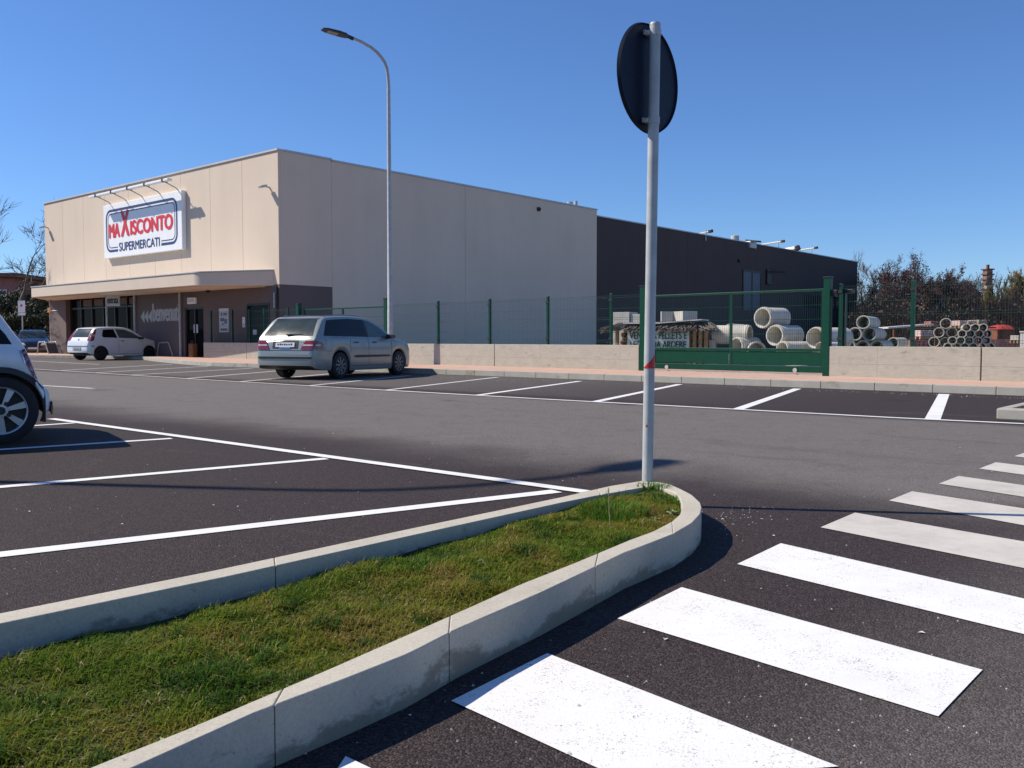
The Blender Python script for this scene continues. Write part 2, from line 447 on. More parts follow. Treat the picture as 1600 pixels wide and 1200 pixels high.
def paving():
    m, nt, bs = nodes_of('pink paving')
    co = coords(nt)
    br = N(nt, 'ShaderNodeTexBrick', i_Scale=5.0, i_Mortar_Size=0.012)
    br.inputs['Color1'].default_value = (0.52, 0.31, 0.22, 1); br.inputs['Color2'].default_value = (0.60, 0.38, 0.28, 1)
    br.inputs['Mortar'].default_value = (0.30, 0.22, 0.18, 1)
    nt.links.new(co, br.inputs['Vector'])
    c = mixc(nt, 0.5, br.outputs[0], ramp(nt, noise(nt, co, 2.0, 6, 0.7), [(0.3, (0.42, 0.27, 0.20)), (0.7, (0.62, 0.42, 0.32))]))
    nt.links.new(c, bs.inputs['Base Color']); bs.inputs['Roughness'].default_value = 0.9
    return m
M_paving = paving()

def render_panel(name, col, var=0.06, grain=0.2):
    m, nt, bs = nodes_of(name)
    co = coords(nt)
    a = noise(nt, co, 0.35, 5, 0.6)
    s = noise(nt, coords(nt, 'Object', (1.2, 1.2, 0.12)), 1.0, 5, 0.65)
    c = ramp(nt, a, [(0.3, [k * (1 - var) for k in col]), (0.7, [k * (1 + var) for k in col])])
    c = mixc(nt, 0.35, c, ramp(nt, s, [(0.3, [k * (1 - var * 1.6) for k in col]), (0.7, [k * (1 + var) for k in col])]))
    nt.links.new(c, bs.inputs['Base Color']); bs.inputs['Roughness'].default_value = 0.85
    bump(nt, bs, noise(nt, co, 45, 4, 0.7), grain, 0.004)
    return m
M_beige = render_panel('beige render', (0.66, 0.545, 0.435))
M_darkbase = render_panel('dark taupe render', (0.135, 0.102, 0.096))
M_warehouse = render_panel('dark grey cladding', (0.068, 0.050, 0.046), 0.1)

def soilmat(name, a, b, sc=8):
    m, nt, bs = nodes_of(name)
    co = coords(nt)
    c = ramp(nt, noise(nt, co, sc, 6, 0.7), [(0.3, a), (0.7, b)])
    nt.links.new(c, bs.inputs['Base Color']); bs.inputs['Roughness'].default_value = 0.95
    bump(nt, bs, noise(nt, co, sc * 6, 5, 0.7), 0.6, 0.02)
    return m
M_soil = soilmat('mossy soil', (0.035, 0.030, 0.010), (0.085, 0.085, 0.020), 9)
M_gravel = soilmat('yard gravel', (0.24, 0.22, 0.20), (0.36, 0.33, 0.30), 5)
M_field = soilmat('rough field', (0.06, 0.065, 0.03), (0.12, 0.11, 0.06), 0.15)

def grassmat():
    m, nt, bs = nodes_of('grass blades')
    at_ = N(nt, 'ShaderNodeAttribute', attribute_name='tint')
    nt.links.new(at_.outputs['Color'], bs.inputs['Base Color'])
    bs.inputs['Roughness'].default_value = 0.7
    bs.inputs['Specular IOR Level'].default_value = 0.08
    tr = N(nt, 'ShaderNodeBsdfTranslucent'); nt.links.new(at_.outputs['Color'], tr.inputs[0])
    mx = N(nt, 'ShaderNodeMixShader', i_0=0.35)
    nt.links.new(bs.outputs[0], mx.inputs[1]); nt.links.new(tr.outputs[0], mx.inputs[2])
    nt.links.new(mx.outputs[0], nt.nodes['Material Output'].inputs[0])
    return m
M_grass = grassmat()

# ------------------------------------------------------------------ text
def text_part(name, body, w, h, m, parent, origin, ex, ez, bold=0.02, depth=0.004):
    """lettering w wide and h high whose lower left corner sits at origin, reading along ex, upright along ez"""
    cu = bpy.data.curves.new('t', 'FONT'); cu.body = body; cu.offset = 0.0; cu.extrude = 0.0
    o = bpy.data.objects.new('t', cu); COL.objects.link(o)
    dg = bpy.context.evaluated_depsgraph_get()
    m0 = bpy.data.meshes.new_from_object(o.evaluated_get(dg))
    bpy.data.objects.remove(o)
    co = np.empty(len(m0.vertices) * 3); m0.vertices.foreach_get('co', co); co = co.reshape(-1, 3)
    fs = [tuple(p.vertices) for p in m0.polygons]
    bpy.data.meshes.remove(m0)
    lo = co.min(0); hi = co.max(0)
    n = Vector(ex).cross(Vector(ez))
    O = np.array(origin); X = np.array(ex); Z = np.array(ez); NN = np.array(n)
    bx = h * bold; sh = [(0, 0)] + ([(-bx, 0), (bx, 0), (-bx / 2, bx * 0.6), (bx / 2, -bx * 0.6)] if bold else [])
    u = bx + (co[:, 0] - lo[0]) / (hi[0] - lo[0]) * (w - 2 * bx)
    v = (co[:, 1] - lo[1]) / max(1e-6, hi[1] - lo[1]) * h
    vs, ff = [], []
    for k, (dx, dz) in enumerate(sh):
        b = len(vs)
        q = O + np.outer(u + dx, X) + np.outer(v + dz, Z) + NN * (depth + 0.0009 * k)
        vs += [tuple(r) for r in q]; ff += [tuple(i + b for i in f) for f in fs]
    me = bpy.data.meshes.new(name); me.from_pydata(vs, [], ff)
    me.materials.clear(); me.materials.append(m); me.update()
    ob = bpy.data.objects.new(name, me); COL.objects.link(ob); ob.parent = parent
    return ob

# ================================================================== THE GROUND
def struct(name, mb, m, **kw):
    return tag(mb.build(name, m, **kw), kind='structure')
g = MB(); g.add([(-1500, -300, -0.03), (1500, -300, -0.03), (1500, 2500, -0.03), (-1500, 2500, -0.03)], [(0, 1, 2, 3)])
struct('ground', g, M_field)
g = MB(); g.add([(-75, -30, 0), (45, -30, 0), (45, 75, 0), (-75, 75, 0)], [(0, 1, 2, 3)])
struct('parking_lot', g, M_asphalt)

A_DIR = Vector((0.757, -0.653, 0)).normalized()      # along the shop front, to the right
V_DIR = Vector((0.653, 0.757, 0)).normalized()       # away, into the building

# pavement along the wall (outer kerb line, left to right)
kerb_px = [(40, 559.3), (150, 560.6), (222, 562.3), (246, 565.6), (285, 569.6), (322, 572.4), (430, 576.2), (840, 591), (1140, 602.3), (1400, 612), (1600, 619.5)]
kerb_pts = [Vector(G(*q)) for q in kerb_px]
kerb_pts = [kerb_pts[0] - A_DIR * 25] + kerb_pts + [kerb_pts[-1] + (kerb_pts[-1] - kerb_pts[-3]).normalized() * 14]
def offset_line(pts, d):
    out = []
    for i, p in enumerate(pts):
        t = (pts[min(i + 1, len(pts) - 1)] - pts[max(i - 1, 0)]).normalized()
        out.append(p + Vector((-t.y, t.x, 0)) * d)
    return out
inner = offset_line(kerb_pts, 0.14)
def along(pts, s):
    for i in range(len(pts) - 1):
        L = (pts[i + 1] - pts[i]).length
        if s <= L or i == len(pts) - 2:
            return pts[i].lerp(pts[i + 1], min(1, s / L))
        s -= L
total = sum((kerb_pts[i + 1] - kerb_pts[i]).length for i in range(len(kerb_pts) - 1))
tot_in = sum((inner[i + 1] - inner[i]).length for i in range(len(inner) - 1))
kb = MB()
s_ = 0.0
while s_ < total - 0.5:
    a, b = s_ + 0.002, s_ + 0.998
    q = [along(kerb_pts, a), along(kerb_pts, b), along(inner, b * tot_in / total), along(inner, a * tot_in / total)]
    kb.prism([(p.x, p.y) for p in q], 0, 0.15 + R.uniform(-0.003, 0.003))
    s_ += 1.0
struct('pavement_kerb', kb, M_kerbfar, bevel=0.012)
kbp = MB()
kbp.prism([(p.x, p.y) for p in inner] + [tuple((p + V_DIR * 9)[:2]) for p in (inner[-1], inner[0])], -0.02, 0.142)
struct('pavement', kbp, M_paving)

# yard behind the wall
yd = MB(); yd.add([(-7.0, 36.0, 0.155), (14, 17.2, 0.155), (60, 30, 0.155), (60, 110, 0.155), (30, 120, 0.155)], [(0, 1, 2, 3, 4)])
struct('yard', yd, M_gravel)

# ---- traffic island with grass in the foreground (outlines of the kerb top, z = ZK)
ZK = 0.14
near_out = [(-300, 1424), (218, 1194), (400, 1112), (544, 1058), (640, 1020), (710, 984), (846, 925), (920, 890), (976, 863), (1002, 853.5), (1052, 834)]
tip_out = [(1081, 817), (1094, 803), (1096.5, 793), (1094, 785), (1081, 773), (1063, 763.7), (1047, 756.8), (1021, 751.2)]
far_out = [(1003, 751.2), (952, 759.4), (919, 767), (880, 776), (640, 826), (340, 890), (0, 958), (-300, 1017)]
near_in = [(-300, 1397), (138, 1200), (280, 1144), (512, 1046), (640, 990), (755, 939), (815, 912), (899, 879), (985, 843)]
tip_in = [(1021, 830), (1050, 814.5), (1063, 803), (1066, 790), (1062, 777), (1053, 768.5), (1031, 762)]
far_in = [(1010, 760.5), (930, 774.5), (880, 784.5), (640, 837), (356, 900), (0, 974), (-300, 1035)]
def GL(l, z): return [Vector(G(x, y, z)) for x, y in l]
outer_l = GL(near_out + tip_out + far_out, ZK)
inner_l = GL(near_in + tip_in + far_in, ZK)
def resample(pts, n):
    seg = [(pts[i + 1] - pts[i]).length for i in range(len(pts) - 1)]
    T = sum(seg)
    return [along(pts, T * k / (n - 1)) for k in range(n)]
def kerb_run(mb, o, i, cuts):
    n = 60
    o = resample(o, n); i = resample(i, n)
    ed = [0] + [int(c * (n - 1)) for c in cuts] + [n - 1]
    for a, b in zip(ed[:-1], ed[1:]):
        oo = [p.copy() for p in o[a:b + 1]]; ii = [p.copy() for p in i[a:b + 1]]
        for l in (oo, ii):
            if a: l[0] = l[0] + (l[1] - l[0]).normalized() * 0.0012
            if b != n - 1: l[-1] = l[-1] + (l[-2] - l[-1]).normalized() * 0.0012
        k = len(oo)
        vs = [(p.x, p.y, 0) for p in oo] + [(p.x, p.y, ZK) for p in oo] + [(p.x, p.y, 0) for p in ii] + [(p.x, p.y, ZK) for p in ii]
        fs = []
        for j in range(k - 1):
            fs += [(j, j + 1, k + j + 1, k + j), (k + j, k + j + 1, 3 * k + j + 1, 3 * k + j), (3 * k + j, 3 * k + j + 1, 2 * k + j + 1, 2 * k + j)]
        fs += [(0, k, 3 * k, 2 * k), (k - 1, 2 * k + k - 1, 3 * k + k - 1, 2 * k - 1)]
        mb.add(vs, fs)
kr = MB()
no, ni = len(near_out), len(near_in)
kerb_run(kr, GL(near_out, ZK), GL(near_in + tip_in[:2], ZK), [0.30, 0.50, 0.78])
kerb_run(kr, GL([near_out[-1]] + tip_out, ZK), GL([tip_in[1]] + tip_in[2:], ZK), [])
kerb_run(kr, GL([tip_out[-1]] + far_out, ZK), GL([tip_in[-1]] + far_in, ZK), [0.12, 0.66])
struct('island_kerb', kr, M_kerb, fixn=True, bevel=0.006, seg=3)

# soil surface inside the kerb, a little lower at the wide end
def soil_z(x, y, df=9.0):                # df: distance from the far kerb, where a dip is added to deepen the kerb's shadow
    t = min(1, max(0, (y - 1.6) / 3.2))
    return 0.036 + 0.084 * t - 0.034 * math.exp(-(df / 0.13) ** 2) * (1 - 0.8 * t) + 0.010 * math.sin(x * 9.1 + y * 4) * math.sin(y * 7.3 - x * 3)
NE = GL(near_in + tip_in[:2], ZK); FE = GL(tip_in[1:][::-1][:0] + far_in[::-1], ZK)
nearL = resample(GL(near_in + tip_in[:3], ZK), 70); farL = resample(GL(far_in[::-1] + tip_in[::-1][:4], ZK), 70)
so = MB(); nv = 16
for i in range(70):
    for j in range(nv + 1):
        p = nearL[i].lerp(farL[i], j / nv)
        so.v.append((p.x, p.y, soil_z(p.x, p.y, (p - farL[i]).length)))
for i in range(69):
    for j in range(nv):
        a = i * (nv + 1) + j
        so.f.append((a, a + nv + 1, a + nv + 2, a + 1)); so.m.append(0)
struct('island_soil', so, M_soil, smooth=True, angle=80, fixn=True)

# ---- grass: blades spread over the soil
def hashn(x, y, s):
    v = math.sin(x * 12.9898 * s + y * 78.233 * s) * 43758.5453
    return v - math.floor(v)
def vnoise(x, y, s=1.0):
    xi, yi = math.floor(x), math.floor(y); fx, fy = x - xi, y - yi
    fx = fx * fx * (3 - 2 * fx); fy = fy * fy * (3 - 2 * fy)
    a = hashn(xi, yi, s); b = hashn(xi + 1, yi, s); c = hashn(xi, yi + 1, s); d = hashn(xi + 1, yi + 1, s)
    return a + (b - a) * fx + (c - a) * fy + (a - b - c + d) * fx * fy
def fbm(x, y, s=1.0): return 0.6 * vnoise(x, y, s) + 0.4 * vnoise(x * 2.7 + 5, y * 2.7 + 9, s)
gv, gf, gc = [], [], []
def blade(x, y, z, h, w, az, lean, col):
    ca, sa = math.cos(az), math.sin(az)
    px_, py_ = -sa * w / 2, ca * w / 2
    b = len(gv)
    m1 = (x + ca * lean * h * 0.35, y + sa * lean * h * 0.35, z + h * 0.55)
    tp = (x + ca * lean * h, y + sa * lean * h, z + h * max(0.25, 1 - 0.45 * lean))
    gv.extend([(x - px_, y - py_, z), (x + px_, y + py_, z), (m1[0] + px_ * 0.7, m1[1] + py_ * 0.7, m1[2]), (m1[0] - px_ * 0.7, m1[1] - py_ * 0.7, m1[2]), tp])
    gf.extend([(b, b + 1, b + 2, b + 3), (b + 3, b + 2, b + 4)])
    gc.extend([col] * 5)
def strip_pt():
    t = R.random(); i = t * 68.999; k = int(i)
    a = nearL[k].lerp(nearL[k + 1], i - k); b = farL[k].lerp(farL[k + 1], i - k)
    return a, b
areas = [((nearL[i] - farL[i]).length) * ((nearL[min(69, i + 1)] + farL[min(69, i + 1)] - nearL[i] - farL[i]).length / 2) for i in range(69)]
cum = np.cumsum(areas); TA = cum[-1]
nbl = 85000
for _ in range(nbl):
    k = int(np.searchsorted(cum, R.random() * TA)); k = min(k, 68); fr = R.random()
    a = nearL[k].lerp(nearL[k + 1], fr); b = farL[k].lerp(farL[k + 1], fr)
    p = a.lerp(b, R.uniform(0.005, 0.995))
    if p.y < 0.9: continue
    dry = fbm(p.x * 3.1, p.y * 3.1, 1.0) * 0.75 + fbm(p.x * 11, p.y * 11, 1.3) * 0.35
    tall = fbm(p.x * 5.3 + 20, p.y * 5.3, 0.7)
    if dry < 0.34 and R.random() < 0.25: continue
    h = R.uniform(0.010, 0.030) + 0.065 * max(0, tall - 0.42) * 2 * R.random()
    r = R.random()
    q = dry + R.gauss(0, 0.10)
    if q > 0.74: col = (0.23, 0.18, 0.045)
    elif q > 0.56: col = (0.175, 0.185, 0.024)
    elif q > 0.38: col = (0.115, 0.17, 0.016)
    else: col = (0.058, 0.122, 0.012)
    if r < 0.03: col = (0.40, 0.33, 0.17)
    if fbm(p.x * 7 + 3, p.y * 7 + 8, 1.7) > 0.70 and r > 0.5: col = (0.035, 0.085, 0.012); h *= 1.5
    k2 = R.uniform(0.7, 1.35)
    df_ = (p - b).length
    if df_ < 0.14: h *= 0.35 + 0.65 * df_ / 0.14
    blade(p.x, p.y, soil_z(p.x, p.y, df_) - 0.004, h, R.uniform(0.0022, 0.0050), R.gauss(0.3, 1.2), R.uniform(0.2, 1.6), tuple(c * k2 for c in col))
def mesh_tinted(name, parent=None):
    global gv, gf, gc
    me = bpy.data.meshes.new(name); me.from_pydata(gv, [], gf)
    ca = me.color_attributes.new('tint', 'FLOAT_COLOR', 'POINT')
    ca.data.foreach_set('color', np.array([(c[0], c[1], c[2], 1) for c in gc], dtype=np.float32).ravel())
    me.materials.append(M_grass); me.update()
    o = bpy.data.objects.new(name, me); COL.objects.link(o); o.parent = parent
    gv, gf, gc = [], [], []
    return o
tag(mesh_tinted('grass'), 'short mossy green grass on the kerbed traffic island', 'grass', kind='stuff')
def tuft(px, py, n, h, spread, label, pale=0.15):
    c = Vector(G(px, py, 0.11))
    for _ in range(n):
        r = spread * math.sqrt(R.random()); t = R.uniform(0, 2 * PI)
        x, y = c.x + r * math.cos(t), c.y + r * math.sin(t)
        col = (0.06, 0.16, 0.016) if R.random() > pale else (0.17, 0.24, 0.05)
        k = R.uniform(0.7, 1.4)
        blade(x, y, soil_z(x, y) - 0.004, h * R.uniform(0.4, 1.0), R.uniform(0.003, 0.006), t + R.uniform(-0.9, 0.9), R.uniform(0.1, 0.9), tuple(q * k for q in col))
    return tag(mesh_tinted('grass_tuft'), label, 'grass tuft', 'taller grass tufts on the island')
tuft(958, 804, 620, 0.085, 0.16, 'tallest dark green tuft near the island tip, left of the sign pole foot')
tuft(1020, 768, 300, 0.055, 0.09, 'tuft of grass growing right at the foot of the sign pole')
tuft(1045, 786, 300, 0.045, 0.10, 'bright tuft beside the rounded kerb end, right of the sign pole')
tuft(385, 995, 130, 0.055, 0.10, 'thin dry-bladed tuft by the far kerb shadow in the middle of the island', 0.5)

def weed(px, py, n, size, label):
    c = Vector(G(px, py, 0.11)); c.z = soil_z(c.x, c.y)
    t = thing('weed_plant', label, 'weed', c, 0, 'leafy weeds in the island grass')
    lb = MB(); sb = MB()
    for i in range(n):
        az = R.uniform(0, 2 * PI); r = size * R.uniform(0.3, 1.0); z = size * R.uniform(0.3, 0.9)
        ca, sa = math.cos(az), math.sin(az)
        tip = Vector((ca * r, sa * r, z)); w = size * 0.22
        sb.tube([(0, 0, 0), (ca * r * 0.4, sa * r * 0.4, z * 0.75), tip * 0.8], 0.0012, 4)
        s = Vector((-sa, ca, 0)) * w
        mid = tip * 0.75 + Vector((0, 0, w * 0.3))
        lb.add([tip * 0.45, mid - s, tip + Vector((ca * w, sa * w, -w * 0.5)), mid + s], [(0, 1, 2, 3)])
    lb.build('leaves', M_leafgreen, t); sb.build('stems', M_stem, t)
weed(1048, 808, 18, 0.042, 'pale leafy weed leaning on the inner kerb near the island tip')
weed(1022, 812, 8, 0.028, 'tiny pale weed just left of the leafy weed at the island tip')
weed(255, 1128, 16, 0.035, 'leafy weed by the near kerb in the bottom left of the island')
t = thing('dry_stalk', 'single pale seed stalk standing beside the tall tuft near the island tip', 'dry stalk', G(953, 818, 0.115))
MB().tube([(0, 0, 0), (-0.004, 0, 0.06), (-0.006, 0.002, 0.135)], [0.0022, 0.0018, 0.001], 5).build('stem', M_stem, t)
MB().tube([(-0.006, 0.002, 0.12), (-0.007, 0.003, 0.15), (-0.008, 0.003, 0.165)], [0.001, 0.004, 0.0008], 5).build('seed_head', M_stem, t)

# small kerbed island at the right edge
c0 = Vector(G(1556.5, 637.5, ZK)); c1 = Vector(G(1600, 628, ZK)); bdir = (c1 - c0).normalized()
P4 = [c0, c0 + A_DIR * 3.0, c0 + A_DIR * 3.0 + bdir * 4.0, c0 + bdir * 4.0]
def inset(P, d):
    c = sum(P, Vector()) / len(P)
    return [P[0] + A_DIR * d + bdir * d, P[1] - A_DIR * d + bdir * d, P[2] - A_DIR * d - bdir * d, P[3] + A_DIR * d - bdir * d]
I4 = inset(P4, 0.13)
k2 = MB()
for i in range(4):
    j = (i + 1) % 4
    k2.prism([tuple(P4[i][:2]), tuple(P4[j][:2]), tuple(I4[j][:2]), tuple(I4[i][:2])], 0, ZK)
struct('small_island_kerb', k2, M_kerbfar, bevel=0.02)
k2 = MB(); k2.prism([tuple(p[:2]) for p in I4], 0, 0.12)
struct('small_island_soil', k2, M_soil)
for _ in range(9000):
    u_, v_ = R.random(), R.random()
    p = I4[0].lerp(I4[1], u_).lerp(I4[3].lerp(I4[2], u_), v_)
    k = R.uniform(0.7, 1.4); col = (0.085, 0.125, 0.022) if R.random() < 0.6 else (0.15, 0.13, 0.04)
    blade(p.x, p.y, 0.115, R.uniform(0.02, 0.05), 0.006, R.uniform(0, 2 * PI), R.uniform(0.2, 1.2), tuple(c * k for c in col))
tag(mesh_tinted('grass'), 'grass inside the small kerbed island at the right edge', 'grass', kind='stuff')

# ---- painted markings (sheets 4 mm above the asphalt)
ZP = 0.004
def paint_quad(name, q, m, z=ZP):
    mb = MB(); pts = [G(x, y, 0) for x, y in q]
    a = sum(pts[i][0] * pts[(i + 1) % 4][1] - pts[(i + 1) % 4][0] * pts[i][1] for i in range(4))
    if a < 0: pts = pts[::-1]
    mb.add([(p[0], p[1], z) for p in pts], [(0, 1, 2, 3)])
    return struct(name, mb, m)
def paint_line(name, a, b, w, m, ext0=0.0, ext1=0.0, z=ZP):
    a = Vector(G(*a)); b = Vector(G(*b)); d = (b - a).normalized(); n = Vector((-d.y, d.x, 0)) * (w / 2)
    a = a - d * ext0; b = b + d * ext1
    mb = MB(); mb.add([(*(a - n)[:2], z), (*(b - n)[:2], z), (*(b + n)[:2], z), (*(a + n)[:2], z)], [(0, 1, 2, 3)])
    return struct(name, mb, m)
# zebra crossing
zeb = [([(705, 1097), (855, 1022.5), (1310, 1200), (985, 1226)], M_zebra),
       ([(965, 968), (1065, 919), (1535, 1048.5), (1466, 1121.5)], M_zebra),
       ([(1152, 882.5), (1220, 850), (1640, 946), (1600, 992.5)], M_zebra),
       ([(1282, 825), (1336, 802), (1680, 861), (1680, 905)], M_zebra_dirty),
       ([(1389, 783), (1425, 768.5), (1720, 814), (1720, 844)], M_zebra_dirty),
       ([(1467, 756.5), (1498, 744.5), (1760, 782), (1760, 802)], M_zebra_dirty),
       ([(1530, 733), (1556, 723), (1800, 753), (1800, 770)], M_zebra_dirty),
       ([(1585, 713.5), (1604, 707), (1830, 730), (1830, 744)], M_zebra_dirty)]
for q, m in zeb: paint_quad('crosswalk_stripe', q, m)
paint_quad('crosswalk_stripe', [(470, 1290), (540, 1184), (700, 1260), (650, 1320)], M_zebra)
# near row
paint_line('parking_line', (80, 655), (905, 768.5), 0.105, M_line, 0, 0.05, 0.008)
paint_line('parking_line', (0, 867.5), (870, 768), 0.115, M_line, 1.5, 0)
paint_line('parking_line', (0, 761.5), (510, 717), 0.105, M_line, 2.5, 0)
paint_line('parking_line', (0, 703), (268, 685.5), 0.10, M_line, 3, 0)
paint_line('parking_line', (0, 669), (120, 661), 0.10, M_line, 3, 0)
# far row
paint_line('parking_line', (66.5, 577.7), (320, 593.7), 0.11, M_linefar, 6, 0, 0.008)
for a, b in (((320, 593.7), (560, 607.8)), ((560, 607.8), (840, 623.7)), ((840, 623.7), (1150, 640.2)), ((1150, 640.2), (1400, 653.6)), ((1400, 653.6), (1600, 663))):
    paint_line('parking_line', a, b, 0.11, M_linefar if b[0] < 700 else M_line, 0.0, 0.0, 0.008)
paint_line('parking_line', (1600, 663), (1601, 663.04), 0.11, M_line, 0, 8, 0.008)
for a, b, w in (((1457, 655.5), (1475, 616), 0.17), ((1153, 639.7), (1246, 607.5), 0.15), ((930, 628), (1062, 600.6), 0.14), ((748, 617.5), (906, 595.8), 0.13), ((603, 609.8), (778, 589.5), 0.12),
                ((482, 603), (640, 587), 0.12), ((372, 596.8), (530, 583), 0.12), ((292, 591.5), (460, 577.5), 0.12), ((205, 586), (395, 575.5), 0.12), ((150, 582.5), (330, 572), 0.12), ((95, 579), (270, 569), 0.12)):
    paint_line('parking_line', a, b, w, M_line if a[0] > 700 else M_linefar)
paint_line('lane_line', (30, 600.5), (146, 607.2), 0.12, M_linefar, 3, 0)
paint_line('parking_line', (95, 566.5), (155, 569.5), 0.12, M_linefar, 6, 0)

# crumbs of litter and grit on the asphalt
lit = MB()
for px, py in [(333, 790), (371, 792), (255, 671), (675, 694), (1130, 812), (1208, 838), (1190, 812), (1440, 990), (905, 745), (880, 752), (1040, 1000), (905, 1105), (520, 678), (190, 820), (300, 905), (700, 640), (1245, 618), (1012, 612), (866, 610), (1560, 690), (1500, 700), (560, 770), (45, 800), (1150, 640), (640, 1120), (890, 1180)]:
    p = G(px, py); s = R.uniform(0.004, 0.010); a = R.uniform(0, PI)
    lit.add([(p[0] + s * math.cos(a + k * PI / 2) * (1 if k % 2 else 1.6), p[1] + s * math.sin(a + k * PI / 2), 0.003 + 0.004 * (k % 2)) for k in range(4)], [(0, 1, 2, 3)])
tag(lit.build('litter', M_paper), 'small white scraps and grit lying on the asphalt', 'litter', kind='stuff')
peb = MB()
for _ in range(800):
    k = R.random()
    if k < 0.45: px, py = R.uniform(0, 1600), R.uniform(690, 1195)
    elif k < 0.52: px, py = 1120 + abs(R.gauss(0, 45)), 800 + R.gauss(0, 13)
    else:
        px = R.uniform(250, 1600); py = 570.5 + (px - 250) * 0.0376 + abs(R.gauss(0, 1.6))
    if px > 1085 and py < 790 and k < 0.6 and k >= 0.45: continue
    p = G(px, py); s = R.uniform(0.0015, 0.0042) * (1.0 if py > 680 else 2.2)
    peb.add([(p[0] - s, p[1] - s, 0), (p[0] + s, p[1] - s * 0.7, 0), (p[0] + s * 0.6, p[1] + s, 0), (p[0] - s * 0.8, p[1] + s * 0.7, 0), (p[0], p[1], s * 1.3)], [(0, 1, 4), (1, 2, 4), (2, 3, 4), (3, 0, 4)])
tag(peb.build('grit', M_block), 'loose grit scattered over the asphalt and in the gutter', 'grit', kind='stuff')

# ================================================================== SUPERMARKET
BC = Vector((-9.087, 35.42, 0.0))
BRZ = math.atan2(A_DIR.y, A_DIR.x)
def FA(px, py, d=0.0):          # pixel -> (x, z) on the shop front plane (d metres in front of it)
    base = BC - V_DIR * d
    p = Vector(onplane(px, py, base, V_DIR)) - base
    return (p.dot(A_DIR), p.z)
def SA(px, py):                 # pixel -> (y, z) on the shaded side wall
    p = Vector(onplane(px, py, BC, A_DIR)) - BC
    return (p.dot(V_DIR), p.z)
XL = -21.6
shop = thing('supermarket', 'beige supermarket hall with a curved canopy, dark base and large windows', 'supermarket', BC, BRZ)
ZB = 3.07; ZT = 8.24
# beige facade panels with open joints
joints = [XL] + [FA(p, 380)[0] for p in (98.5, 131, 165, 202, 242, 283.5, 329.5, 379.5)] + [0.0]
fp = MB()
for a, b in zip(joints[:-1], joints[1:]):
    fp.box(a + 0.009, b - (0.009 if b else 0), 0, 0.12, ZB, ZT)
fp.build('facade_panel', M_beige, shop)
MB().box(XL + 0.02, -0.03, 0.10, 2.5, ZB + 0.02, ZT - 0.03).build('joint_backing', M_darkbase, shop)
sw = MB()
sw.box(-0.12, 0.0, 0.125, 2.57, ZB, ZT)
t2 = SA(727, 300)[0]
for a, b in ((2.59, t2 - 0.009), (t2 + 0.009, 21.28)):
    sw.box(-0.2, -0.012, a, b, 0.0, ZT - 0.04)
sw.build('side_wall', M_beige, shop)
rw = MB(); rw.box(XL, -0.3, 20.9, 21.2, 0, ZT - 0.13); rw.box(XL, XL + 0.2, 0.13, 20.9, 0, ZT - 0.13)
rw.build('rear_wall', M_beige, shop)
MB().box(XL + 0.2, -0.2, 0.3, 21.0, 7.5, 7.7).build('roof', M_coping, shop)
cpg = MB(); cpg.box(XL - 0.05, 0.03, -0.05, 0.28, ZT + 0.005, ZT + 0.075)
cpg.build('front_coping', M_coping_front, shop)
cps = MB(); cps.box(-0.26, 0.035, 0.285, 2.6, ZT + 0.004, ZT + 0.08); cps.box(-0.26, 0.03, 2.605, 21.32, ZT - 0.035, ZT + 0.035)
cps.build('side_coping', M_coping, shop)
# dark ground floor
xw0, xw1 = FA(103, 500)[0], FA(212, 500)[0]
xp0 = FA(85, 500)[0]
xd0, xd1 = FA(290, 520)[0], FA(318, 520)[0]
xg0, xg1 = FA(387, 520)[0], FA(421, 520)[0]
db = MB()
db.box(xw1 + 0.01, xd0 - 0.05, 0, 0.15, 0.0, ZB - 0.01)
db.box(xd0 - 0.05, xd1 + 0.05, 0, 0.15, 2.32, ZB - 0.012)
db.box(xd1 + 0.05, xg0 - 0.05, 0, 0.15, 0.0, ZB - 0.01)
db.box(xg0 - 0.05, xg1 + 0.05, 0, 0.15, 2.36, ZB - 0.012)
db.box(xg1 + 0.05, 0.004, 0, 0.15, 0.0, ZB - 0.01)
db.box(-0.15, 0.006, 0.155, 2.56, 0.0, ZB - 0.01)
db.build('base_wall', M_darkbase, shop)
pl = MB(); pl.box(xp0 - 0.6, xw0, 0, 0.5, 0, ZB - 0.01); pl.build('pillar', M_darkbase, shop)
# glazing
wi = MB(); wi.box(xw0 + 0.02, xw1 - 0.02, 0.30, 0.32, 0.2, ZB - 0.02)
wpane = wi.build('shop_window', M_shopglass, shop)
fr = MB()
nm = 6
for i in range(nm + 1):
    x = xw0 + 0.05 + (xw1 - xw0 - 0.1) * i / nm
    fr.box(x - 0.035, x + 0.035, 0.22, 0.30, 0.15, ZB - 0.02)
fr.box(xw0, xw1, 0.23, 0.295, 0.12, 0.22); fr.box(xw0, xw1, 0.23, 0.295, 2.48, 2.56)
fr.build('frame', M_black, wpane)
bl = MB()  # paler panels imitate reflections along the top of the glazing
for i in range(1, nm):
    a = xw0 + 0.05 + (xw1 - xw0 - 0.1) * i / nm; b = xw0 + 0.05 + (xw1 - xw0 - 0.1) * (i + 1) / nm
    bl.box(a + 0.12, b - 0.12, 0.285, 0.297, 2.62, 2.95)
bl.build('top_reflection', M_darkbase, wpane)
inn = MB(); inn.box(XL + 0.3, -0.5, 0.6, 0.7, 0.1, ZB); inn.build('interior', M_inter, shop)
for px in (213.5, 284.5):
    x = FA(px, 500)[0]
    MB().tube([(x, -0.10, 0.14), (x, -0.10, ZB + 0.02)], 0.055, 10).build('canopy_post', M_galv, shop, smooth=True)
dp = MB(); dp.tube([(-0.10, -0.07, 0.1), (-0.10, -0.07, 2.98)], 0.05, 10)
